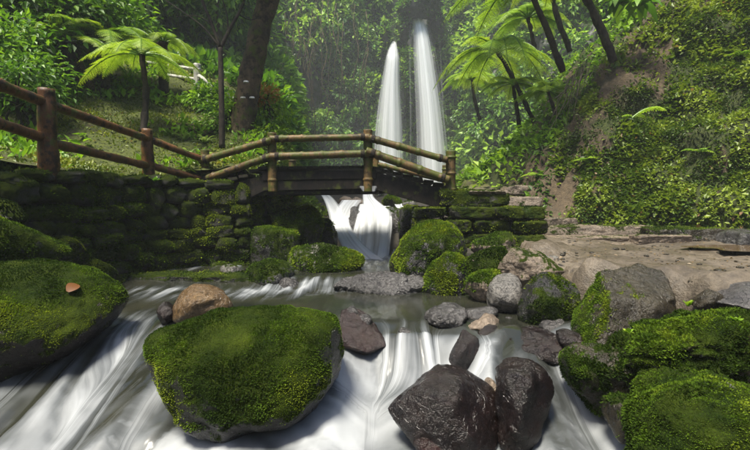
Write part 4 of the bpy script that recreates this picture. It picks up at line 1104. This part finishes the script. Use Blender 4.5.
b0 = A3(222, 148, 9.2)
fork = A3(220.5, 48, 9.3)
tr = tree_tubes([([b0, A3(221.5, 100, 9.2), fork], .065, .05, 24), ([fork, A3(211, 22, 9.3), A3(201, -4, 9.3), A3(190, -60, 9.2)], .042, .02, 20), ([fork, A3(231, 27, 9.4), A3(243, 4, 9.5), A3(256, -40, 9.6)], .042, .02, 20),
                 ([A3(219, 46, 9.3), A3(204, 28, 9.5), A3(183, 12, 9.7), A3(162, -2, 10)], .022, .010, 18), ([A3(228, 33, 9.4), A3(227, 15, 9.6), A3(220, -8, 9.8)], .016, .01, 10),
                 ([A3(212, 24, 9.3), A3(196, 16, 9.4), A3(176, 17, 9.6)], .012, .006, 10), ([A3(238, 14, 9.5), A3(250, 20, 9.6), A3(262, 16, 9.8)], .014, .007, 10), ([A3(190, 16, 9.65), A3(184, 2, 9.6), A3(172, -10, 9.6)], .01, .005, 10)], 8, .1, 420)
cr = crown_mesh(A3(215, -55, 9.4), (1.2, 1.1, .5), 22, 40, .14, 421)
place_tree('forked_tree', 'slender dark forked tree standing on the lawn before the white railing', 'tree', b0, tr, cr, 'darkbark')

def tree_fern(label, base, top, r, L, n, seed, el=.55, dr=.75, tb=0, azs=None, lean=None, hang=0):
    base, top = np.array(base), np.array(top); rng = rs(seed)
    mid = (base + top) / 2 + rng.normal(0, .04, 3)
    tr_ = tree_tubes([([base, mid, top], r, r * .85, 26)], 10, .28, seed)
    azs = azs if azs is not None else [2 * math.pi * k / n + rng.normal(0, .15) for k in range(n)]
    fr = [(a, el + rng.normal(0, .16), L * rng.uniform(.85, 1.1), dr * rng.uniform(.8, 1.2)) for a in azs]
    c_ = fronds_mesh(top, fr, seed, 26, .20, comb=8)
    ex = []
    if hang:
        h = fronds_mesh(top, [(rng.uniform(0, 6.28), -.9, L * .55, .35) for _ in range(hang)], seed + 1, 16, .12)
        ex.append(('dead_fronds', h[0], h[1], h[2], 'dead'))
    return place_tree('tree_fern', label, 'tree fern', base, tr_, c_, 'darkbark', 'fern', extra=ex)
tree_fern('slim tree fern on the lawn behind the second fence post', A3(143, 132, 8.9), A3(142, 55, 9.2), .065, 1.45, 12, 431, .45, .62)
tree_fern('tree fern with drooping fronds in front of the white railing', A3(163, 96, 12.2), A3(163, 43, 12.2), .14, 1.15, 14, 432, .5, .75, hang=6)
tree_fern('stout tree fern with dead hanging fronds under the left shrubs', A3(68, 90, 10.3), A3(69, 44, 10.4), .17, 1.7, 16, 433, .45, .6, hang=12)
tree_fern('tree fern half hidden among the shrubs right of the stout one', A3(106, 88, 10.8), A3(107, 36, 10.9), .11, 1.6, 13, 434, .4, .6)
tree_fern('bright backlit tree fern leaning over the slope right of the waterfalls', A3(535, 124, 14.2), A3(498, 52, 14.0), .07, 2.3, 14, 435, .50, .78)
tree_fern('smaller tree fern with pale fronds below the backlit one', A3(520, 128, 14.6), A3(513, 84, 14.4), .06, 1.35, 13, 436, .35, .55)
tree_fern('tall leaning tree fern trunk rising from the ridge, its crown above the frame', A3(563, 72, 12.0), A3(524, -22, 11.6), .085, 2.5, 9, 437, .35, .55)
tree_fern('dark leaning trunk at the top of the ridge right of the tall tree fern', A3(614, 62, 11.6), A3(566, -34, 11.4), .10, 2.2, 8, 438, .5, .6)
tree_fern('far slim leaning trunk between the two ridge trunks', A3(570, 52, 14.5), A3(548, -20, 14.2), .085, 1.9, 13, 439, .5, .6)

tree_fern('far tree fern with feathery fronds just right of the waterfalls', A3(480, 120, 17.5), A3(472, 80, 17.5), .07, 1.7, 15, 476, .5, .65)
tree_fern('tree fern with light fronds on the slope beside the ridge', A3(556, 122, 12.6), A3(548, 92, 12.6), .05, 1.15, 14, 477, .45, .6)
tree_fern('high tree fern behind the backlit one near the frame top', A3(536, 60, 17.0), A3(528, 18, 17.0), .08, 2.0, 16, 478, .5, .65)
# shrubs of the left thicket
def shrub(label, px, py, D, rad, ncl, per, size, seed, mat='leaf', tb=.5, name='shrub', width=.5, spread=.24):
    c = A3(px, py, D); g = zh(c[0], D) if c[0] < -2.5 else c[2] - rad[2]
    b = np.array([c[0], c[1], min(g, c[2] - .2)]); rng = rs(seed)
    stems = [([b + rng.normal(0, .08, 3) * np.array([1, 1, 0]), (b + c) / 2 + rng.normal(0, .15, 3), c + rng.normal(0, 1, 3) * np.array(rad) * .45], .03, .01, 10) for _ in range(6)]
    sv, sf = tree_tubes(stems, 6, .1, seed)
    r = tag(empty(name, b), label, 'shrub' if name == 'shrub' else 'plant')
    obj('stems', mesh('stems', sv - b, sf), M['darkbark'], r)
    V, F, T_ = crown_mesh(c, rad, ncl, per, size, seed, spread, width, tb=tb)
    obj('crown', mesh('crown', V - b, F, {'tint': T_}, smooth=False), M[mat], r)
    return r
shrub('leafy green shrub at the left edge above the log fence', 12, 62, 9.0, (.9, .9, .8), 70, 60, .13, 441, tb=.55)
shrub('tall dense shrub filling the top left corner', 20, 15, 10.5, (1.6, 1.3, 1.2), 110, 60, .17, 442, tb=.5)
shrub('broad shrub with bright leaves above the stout tree fern', 75, 12, 11.5, (1.5, 1.3, 1.0), 100, 60, .17, 443, tb=.62)
shrub('dark shrub behind the stout tree fern', 45, 45, 14.0, (1.8, 1.2, 1.4), 100, 60, .2, 444, tb=.3)
shrub('dark shrub between the tree ferns in front of the far trees', 112, 52, 16.0, (1.7, 1.2, 1.6), 100, 60, .2, 445, tb=.3)
shrub('low shrub with thin stems beside the first fence post', 24, 82, 8.2, (.55, .6, .5), 40, 40, .10, 446, tb=.45)
shrub('fine leaved shrub right of the leaning trunk', 268, 112, 11.5, (.55, .5, .75), 44, 45, .11, 447, 'fern', .3)
shrub('low bright shrub behind the left rails of the bridge', 262, 140, 10.6, (.6, .5, .45), 36, 40, .11, 448, 'fern', .3)
shrub('small shrub with orange young leaves beside the leaning trunk', 264, 96, 11.2, (.3, .3, .25), 16, 22, .10, 449, 'orange', .5)
shrub('bright shrub on the lawn edge left of the leaning trunk', 228, 118, 10.6, (.55, .5, .5), 34, 36, .12, 450, 'leaf', .7)
shrub('green bush below the end of the white railing', 208, 100, 12.2, (.5, .5, .4), 36, 40, .13, 451, 'leaf', .7)
# trees beyond the lawn
for k, (px, py, D, rx_, rz_, tb, lb) in enumerate([
        (150, -10, 19, 2.6, 3.0, .35, 'tall dark tree behind the tree ferns and bamboo'), (190, 20, 21, 2.6, 3.2, .3, 'dark tree with a bare trunk beyond the white railing'),
        (232, 35, 22, 2.2, 3.4, .35, 'hazy tree behind the slender forked tree'), (95, 5, 18, 2.6, 2.6, .4, 'tree in the far thicket above the tree ferns'),
        (40, -10, 17, 3.0, 2.8, .4, 'tree crown far behind the left shrubs'), (215, -20, 18, 2.2, 1.6, .55, 'bright leafy tree crown at the top beside the leaning trunk')]):
    c = A3(px, py, D); g = zh(c[0], D) - .2
    tr = tree_tubes([([(c[0] + .2, D, g), (c[0] + .1, D, (g + c[2]) / 2), (c[0], D, c[2] + rz_ * .4)], .16, .06, 20)] +
                    [([(c[0], D, c[2] - .2), c + np.array([math.cos(a) * rx_ * .4, math.sin(a) * rx_ * .4, rz_ * .3]), c + np.array([math.cos(a) * rx_ * .8, math.sin(a) * rx_ * .8, rz_ * .4])], .06, .02, 10) for a in (0, 1.6, 3.1, 4.7)], 8, .1, 460 + k)
    place_tree('forest_tree', lb, 'tree', (c[0], D, g), tr, crown_mesh(c, (rx_, rx_ * .7, rz_), 110, 40, .29, 465 + k, .2, tb=tb), group='trees beyond the lawn')
# bamboo
b0 = A3(138, 40, 15.5)
r = tag(empty('bamboo_clump', b0), 'pale green bamboo stems standing behind the tree ferns', 'bamboo')
for k, px in enumerate((131, 136, 141, 146)):
    P0_, P1_ = A3(px, 46, 15.5 + .2 * k), A3(px + (k - 1.5) * 3, -60, 15.6 + .2 * k)
    V, F = log_mesh(P0_ - np.array([0, 0, .6]), P1_, .07, .055, 480 + k, nodes=12, bump=.02, n=120)
    obj('culm', mesh('culm', V - b0, F), M['bamboo'], r)
V, F, T_ = crown_mesh(A3(138, -30, 15.6), (1.3, .9, 1.4), 40, 40, .22, 485, .25, .16, .5, .6)
obj('crown', mesh('crown', V - b0, F, {'tint': T_}, smooth=False), M['leaf'], r)

# strappy pale plants on the lawn
def strap_plant(label, px, py, D, n, L, seed, mat='lily', width=.09, dr=.5):
    c = A3(px, py, D); 
    if c[0] < -2.6: c[2] = zh(c[0], D) - .02
    rng = rs(seed); parts = []
    for k in range(n):
        a = 2 * math.pi * k / n + rng.normal(0, .3); h = np.array([math.cos(a), math.sin(a), 0]); s_ = np.array([-h[1], h[0], 0]); el = rng.uniform(.5, 1.2); l = L * rng.uniform(.7, 1.2)
        t_ = np.linspace(0, 1, 6)
        R_ = c + h * (l * math.cos(el) * t_)[:, None] + np.array([0, 0, 1]) * (l * (math.sin(el) * t_ - dr * t_ ** 2))[:, None]
        w_ = (width * l * np.sin(np.pi * (.12 + .86 * t_)))[:, None]
        V = np.stack([R_ - s_ * w_, R_ + s_ * w_], 1).reshape(-1, 3)
        parts.append((V, grid_faces(6, 2), np.full(12, np.clip(rng.uniform(.2, 1), 0, 1))))
    V, F, T_ = join(parts)
    r = tag(empty('leafy_plant', c), label, 'plant')
    obj('leaves', mesh('leaves', V - c, F, {'tint': T_}), M[mat], r)
    return r
for k, (px, py, D, lb) in enumerate([(171, 118, 9.6, 'pale strap leaved plant on the lawn, nearest the slim tree fern'), (184, 121, 9.6, 'pale strap leaved plant in the middle of the lawn row'), (204, 124, 9.5, 'pale strap leaved plant just left of the forked tree'),
                                     (198, 116, 10.6, 'smaller pale strap leaved plant behind the lawn row'), (188, 142, 8.7, 'spiky green plant behind the fence rail near the bridge'), (212, 137, 8.8, 'spiky plant at the foot of the forked tree')]):
    strap_plant(lb, px, py, D, 16, .38, 500 + k)
strap_plant('bunch of big drooping leaves at the top of the right bank', 618, 4, 11.4, 14, .75, 507, 'leaf', .14, 1.0)
strap_plant('bunch of large glossy leaves hanging from the bank edge at the top', 640, 6, 11.2, 12, .7, 508, 'leaf', .14, 1.0)
strap_plant('small broad leaved seedling on the bushy mossy boulder', 688, 306, 3.15, 5, .07, 509, 'fern', .26, .3)
strap_plant('leafy seedling at the left end of the bushy mossy boulder', 628, 333, 2.85, 6, .07, 510, 'fern', .26, .3)
strap_plant('small green weed on the far left mossy boulder', 4, 315, 3.3, 7, .09, 511, 'fern', .24, .4)
strap_plant('green weed growing from the wall top near the bridge', 155, 190, 7.05, 9, .16, 512, 'leaf', .16, .4)
strap_plant('seedling at the right edge of the bushy mossy boulder', 736, 322, 2.95, 6, .07, 513, 'fern', .24, .3)
# pale fern on the bank
c = A3(632, 118, 9.9)
r = tag(empty('fern', c), 'single pale arching fern frond on the right bank', 'fern')
V, F, T_ = fronds_mesh(c, [(-.15, .75, 1.05, .55), (.5, .6, .6, .5), (-2.6, .5, .45, .5)], 520, 30, .2)
obj('fronds', mesh('fronds', V - c, F, {'tint': np.clip(T_ + .25, 0, 1)}, smooth=False), M['fern'], r)
rng = rs(530)
for k, (px, py, D, lb) in enumerate([(540, 175, 10.2, 'small fern at the foot of the bare rock face'), (700, 150, 8.7, 'fern tuft in the middle of the right bank'), (590, 160, 9.5, 'fern tuft low on the bank above the steps'), (740, 60, 10, 'fern tuft high on the right bank at the edge'),
                                     (322, 228, 9.0, 'fern beside the cascade under the bridge'), (300, 205, 9.3, 'fern hanging above the mossy mound under the bridge')]):
    c = A3(px, py, D)
    if px > 450:
        i = np.argmin(np.abs(np.arctan2(BANK[0][:, 0], BANK[0][:, 1]) - math.atan2(c[0], c[1])) * 8 + np.abs((BANK[0][:, 2] - EYE) / BANK[0][:, 1] - (c[2] - EYE) / c[1]) * 8 + BANK[0][:, 1] * .004)
        c = BANK[0][i].copy()
    r = tag(empty('fern', c), lb, 'fern')
    V, F, T_ = fronds_mesh(c, [(a + rng.normal(0, .2), rng.uniform(.4, .9), rng.uniform(.35, .6), .5) for a in np.linspace(-3.1, 0.1, 7)], 531 + k, 22, .2)
    obj('fronds', mesh('fronds', V - c, F, {'tint': T_}, smooth=False), M['fern'], r)

# ------------------------------------------------------------------ white railing beyond the lawn
wr_ = tag(empty('white_railing', A3(197, 90, 13.5)), 'pale wooden two rail fence at the top of the lawn', 'railing')
for px, y0, y1, D in ((139, 59, 84, 14.2), (197, 64, 92, 13.5)):
    a, b = at(px, y0, D), at(px, y1, D); log('post', (a.x, a.y, b.z - .4), (a.x, a.y, a.z), .10, .10, int(px), 'whitewood', wr_, bump=.03)
for a, b in (((128, 60, 14.3), (200, 70, 13.45)), ((128, 70, 14.3), (200, 80, 13.45)), ((199, 76, 13.4), (236, 101, 12.0)), ((203, 84, 13.3), (228, 103, 12.2))):
    rail('rail', a, b, .055, int(a[0] + a[1]), 'whitewood', wr_, bump=.05)

# ------------------------------------------------------------------ ground cover, cliff greenery, vines
rng = rs(600)
def cover(name, label, V, F, w, n, size, mat, seed, nrm_=.5, down=.0, outw=.0, width=.55, tb=.5, nf=1.2, cat='ground cover', hard=.5):
    rng = rs(seed); P, Nn = sample(V, F, n, rng, w + 1e-7)
    cl_ = fbm(P, nf, 3, seed + 2)
    P = P + Nn * (np.clip(cl_ + .3, 0, 1) * outw * rng.random(n))[:, None]
    Dr = Nn * nrm_ + rng.normal(0, .55, (n, 3)) + np.array([0, 0, -down])
    LV, LF = leaves(P, Dr, size * rng.uniform(.5, 1.5, n) * (1 + .35 * cl_), rng, width, droop=.1)
    ti = np.clip(tb + hard * .55 * cl_ + .25 * fbm(P, nf * 4, 2, seed + 4) + rng.normal(0, .13, n), 0, .93)
    ti = np.where(rng.random(n) < .012, 1.0, ti)
    o = obj(name, mesh(name, LV, LF, {'tint': np.repeat(ti, 4)}, smooth=False), M[mat])
    return tag(o, label, cat, kind='stuff')
bp, bf_, bmo, bfr, bbare = BANK
vis = (bp[:, 1] < 15) & (bp[:, 0] < bp[:, 1] * .95 + 1.5)
wgt = bfr * vis * np.clip(bmo - .25, 0, 1) * (.25 + ss(-.3, .3, fbm(bp, 1.1, 3, 601)))
cover('ground_cover', 'small leafy creepers and moss covering the steep right bank', bp, bf_, wgt, 115000, .07, 'bank', 602, .6, .15, .12, nf=1.5, tb=.52, hard=.9)
cover('undergrowth', 'larger leafy weeds in patches on the right bank', bp, bf_, bfr * vis * ss(.0, .5, fbm(bp, .9, 3, 603)) * np.clip(bmo, 0, 1), 28000, .11, 'bank', 604, .6, .1, .2, nf=1.0, tb=.55)
wgt = (~bfr) * (bp[:, 0] < bp[:, 1] * .62 + 1) * (bp[:, 2] < 12) * (.3 + ss(-.3, .4, fbm(bp, .6, 3, 605)))
cover('undergrowth', 'bright green undergrowth on the slope right of the waterfalls', bp, bf_, wgt, 50000, .15, 'fern', 606, .6, .15, .45, nf=.7, tb=.30)
hp, hf_ = HILL
hs = seg_sd(hp[:, 0], hp[:, 1], WALL)
wgt = ((hs > .05) & (hp[:, 1] < 15) & (hp[:, 0] > -13)) * (.3 + ss(-.3, .3, fbm(hp, .8, 3, 607))) / (1 + (hp[:, 1] / 9) ** 2)
cover('lawn_moss', 'patchy yellow green moss and grass on the garden slope', hp, hf_, wgt, 62000, .052, 'lawn', 608, .6, 0, .05, nf=1.1, tb=.48, cat='moss')
wgt = ((hs > .2) & (hp[:, 1] < 15) & (hp[:, 0] > -12)) * ss(.0, .35, fbm(hp, .9, 3, 617))
cover('undergrowth', 'low green weeds in patches on the garden slope', hp, hf_, wgt, 9000, .12, 'leaf', 618, .7, -.1, .15, nf=.9, tb=.7)
wgt = ((hs < .35) & (hs > -1.2) & (hp[:, 1] > 8.2) & (hp[:, 1] < 15)) * (.4 + ss(-.3, .3, fbm(hp, 1.2, 3, 609)))
cover('undergrowth', 'mossy leaves on the stream bank under the left half of the bridge', hp, hf_, wgt, 26000, .075, 'bank', 610, .6, .2, .12, nf=1.3, tb=.5)
wgt = ((hs > -1) & (hp[:, 1] >= 15)) * (hp[:, 0] > -16) * 1.0
cover('undergrowth', 'dark undergrowth below the trees beyond the lawn', hp, hf_, wgt, 18000, .26, 'leaf', 611, .6, .1, .5, nf=.5, tb=.35)

wgt = np.clip(cm - .08, 0, 1) * (np.abs(C3[:, 0]) < 18) * (C3[:, 1] > 15) * (.15 + ss(-.35, .35, fbm(C3, .45, 4, 612)))
wgt = wgt * (1 - .7 * np.exp(-((C3[:, 0] - 1.0) / .7) ** 2)) * (1 - .8 * np.exp(-((C3[:, 0] - 3.0) / .7) ** 2))
cover('cliff_creepers', 'leafy creepers hanging in clumps over the misty cliff', C3, Cf, wgt, 88000, .27, 'cliffleaf', 613, .5, .35, 1.7, nf=.55, tb=.62, cat='creepers', hard=1.4)
# bushy clumps standing out from the rock
rng = rs(630); sel = (np.abs(C3[:, 0] + 1) < 12) & (C3[:, 1] > 17) & (C3[:, 2] > 1.5) & (cm > .3)
sel &= (C3[:, 0] < .2) | (C3[:, 0] > 4.1)
idx = rng.choice(np.nonzero(sel)[0], 210); parts = []
for k, i in enumerate(idx):
    rr = rng.uniform(.35, .95)
    parts.append(crown_mesh(C3[i] + Cn[i] * rng.uniform(.2, .9), (rr, rr * .8, rr * rng.uniform(.7, 1.5)), 12, 26, rng.uniform(.17, .28), 7000 + k, .30, .6, .5, rng.uniform(.25, .85)))
V, F, T_ = join(parts)
tag(obj('cliff_creepers', mesh('cliff_creepers', V, F, {'tint': T_}, smooth=False), M['cliffleaf']), 'bushy clumps of leaves standing out from the cliff beside the falls', 'creepers', kind='stuff')
# green strip between the two falls
wgt = np.exp(-((C3[:, 0] - 1.75) / .38) ** 2) * (C3[:, 2] < 10.8) * (C3[:, 1] > 20)
cover('cliff_creepers', 'wet green plants on the rock between the two waterfalls', C3, Cf, wgt, 9000, .18, 'leaf', 614, .6, .3, .35, nf=.9, tb=.6, cat='creepers')
vn = []; rng = rs(620)
for k in range(34):
    px = rng.choice([rng.normal(322, 22), rng.normal(285, 28), rng.uniform(240, 375)]); top = rng.uniform(-30, 60); L = rng.uniform(30, 120); D = 24.6 + rng.normal(0, .5)
    p = [A3(px + rng.normal(0, 3), top + L * f, D - .5 * math.sin(3 * f)) for f in np.linspace(0, 1, 5)]
    vn.append(tube(curve(p, 10), rng.uniform(.008, .022), 4))
V, F, _ = join(vn)
tag(obj('hanging_vines', mesh('hanging_vines', V, F), M['bark']), 'thin brown vines hanging down the cliff left of the waterfalls', 'vines', kind='stuff')
vn = []
for k in range(26):
    px = 560 + 40 * rng.random(); py = 105 - (px - 560) * 1.0 - rng.random() * 20; D = 11.2 + rng.normal(0, .2)
    p = [A3(px, py, D + .3), A3(px - rng.uniform(0, 6), py + rng.uniform(5, 12), D - .2), A3(px - rng.uniform(4, 22), py + rng.uniform(14, 50), D - .3 - .4 * rng.random())]
    vn.append(tube(curve(p, 10), np.linspace(.016, .004, 10) * rng.uniform(.5, 1.2), 5))
V, F, _ = join(vn)
tag(obj('hanging_roots', mesh('hanging_roots', V, F), M['darkbark']), 'bare brown roots hanging from the ridge of the right bank', 'roots', kind='stuff')

# fallen leaves
def fallen(label, px, py, D, size, seed, rot, mat='fallen', on=None):
    rng = rs(seed); c = A3(px, py, D); n = 9; t_ = np.linspace(0, 1, n); w_ = size * .34 * np.sin(np.pi * (.05 + .93 * t_)) ** .8
    x_ = size * (t_ - .5); z_ = .12 * size * np.sin(np.pi * t_)
    V = np.concatenate([np.stack([x_, -w_, z_ + w_ * .12], -1), np.stack([x_, 0 * x_, z_], -1), np.stack([x_, w_, z_ + w_ * .12], -1)])
    F = grid_faces(3, n)
    if on:
        RV_, RN_ = ROCKS[on]; f_ = RN_[:, 1] < .1
        e_ = np.hypot((RV_[:, 0] / RV_[:, 1] - c[0] / c[1]), ((RV_[:, 2] - EYE) / RV_[:, 1] - (c[2] - EYE) / c[1])) + (~f_) * 9
        i_ = np.argmin(e_); nn = Vector(RN_[i_]); c = RV_[i_] + RN_[i_] * .012
        rot = (nn.to_track_quat('Z', 'Y') @ Matrix.Rotation(rot[2], 3, 'Z').to_quaternion()).to_euler()
    o = obj('fallen_leaf', mesh('fallen_leaf', V, F, {'tint': np.full(len(V), rng.random())}), M[mat], None, c, rot)
    tag(o, label, 'leaf', 'fallen leaves')

# leaf litter and weeds on the path
rng = rs(640); n = 900
d_ = 4.2 + 5.2 * rng.random(n); x_ = np.interp(d_, pd, XE) + .35 + rng.random(n) * d_ * .7
P = np.stack([x_, d_, z_path(x_, d_) + .012], -1)
LV, LF = leaves(P, rng.normal(0, 1, (n, 3)) * np.array([1, 1, .15]), rng.uniform(.02, .06, n), rng, .5)
tag(obj('leaf_litter', mesh('leaf_litter', LV, LF, {'tint': np.repeat(rng.random(n), 4)}, smooth=False), M['dead']), 'small dry leaves scattered on the sandy path', 'leaf litter', kind='stuff')
fallen('large brown fallen leaf lying on the far left mossy boulder', 72, 289, 3.62, .15, 1, (0, 0, .6), on='wide moss covered boulder sloping into the white stream at far left')
fallen('pale fallen leaf on the low stone ledge below the wall', 117, 277.5, 6.55, .14, 3, (0, 0, .2), 'dead', on='long low stone ledge along the foot of the mossy wall')

# ------------------------------------------------------------------ damp air of the gorge
bm = bmesh.new(); bmesh.ops.create_cube(bm, size=1)
me = bpy.data.meshes.new('haze'); bm.to_mesh(me); bm.free()
hz = NT('haze_air'); pv_ = hz.new('ShaderNodeVolumePrincipled')
pv_.inputs['Density'].default_value = 0.0013
pv_.inputs['Color'].default_value = (.88, .94, 1.0, 1)
pv_.inputs['Anisotropy'].default_value = 0.0
hz.link(pv_.outputs[0], hz.out.inputs['Volume'])
o = obj('haze', me, hz.m, None, (0, 20, 8.5), None, (150, 130, 20))
o['kind'] = 'stuff'; o['label'] = 'thin pale mist filling the gorge'

# spray drifting in front of the falls
V_, F_ = ico(4)
sm = NT('spray_mist'); pv2 = sm.new('ShaderNodeVolumePrincipled')
pv2.inputs['Density'].default_value = 0.004
pv2.inputs['Color'].default_value = (.90, .95, 1.0, 1)
sm.link(pv2.outputs[0], sm.out.inputs['Volume'])
o = obj('spray_mist', mesh('spray_mist', V_ * np.array([11, 5.5, 8.5]), F_), sm.m, None, (-1.0, 20.5, 6.0))
tag(o, 'pale spray drifting in front of the waterfalls', 'mist', kind='stuff')
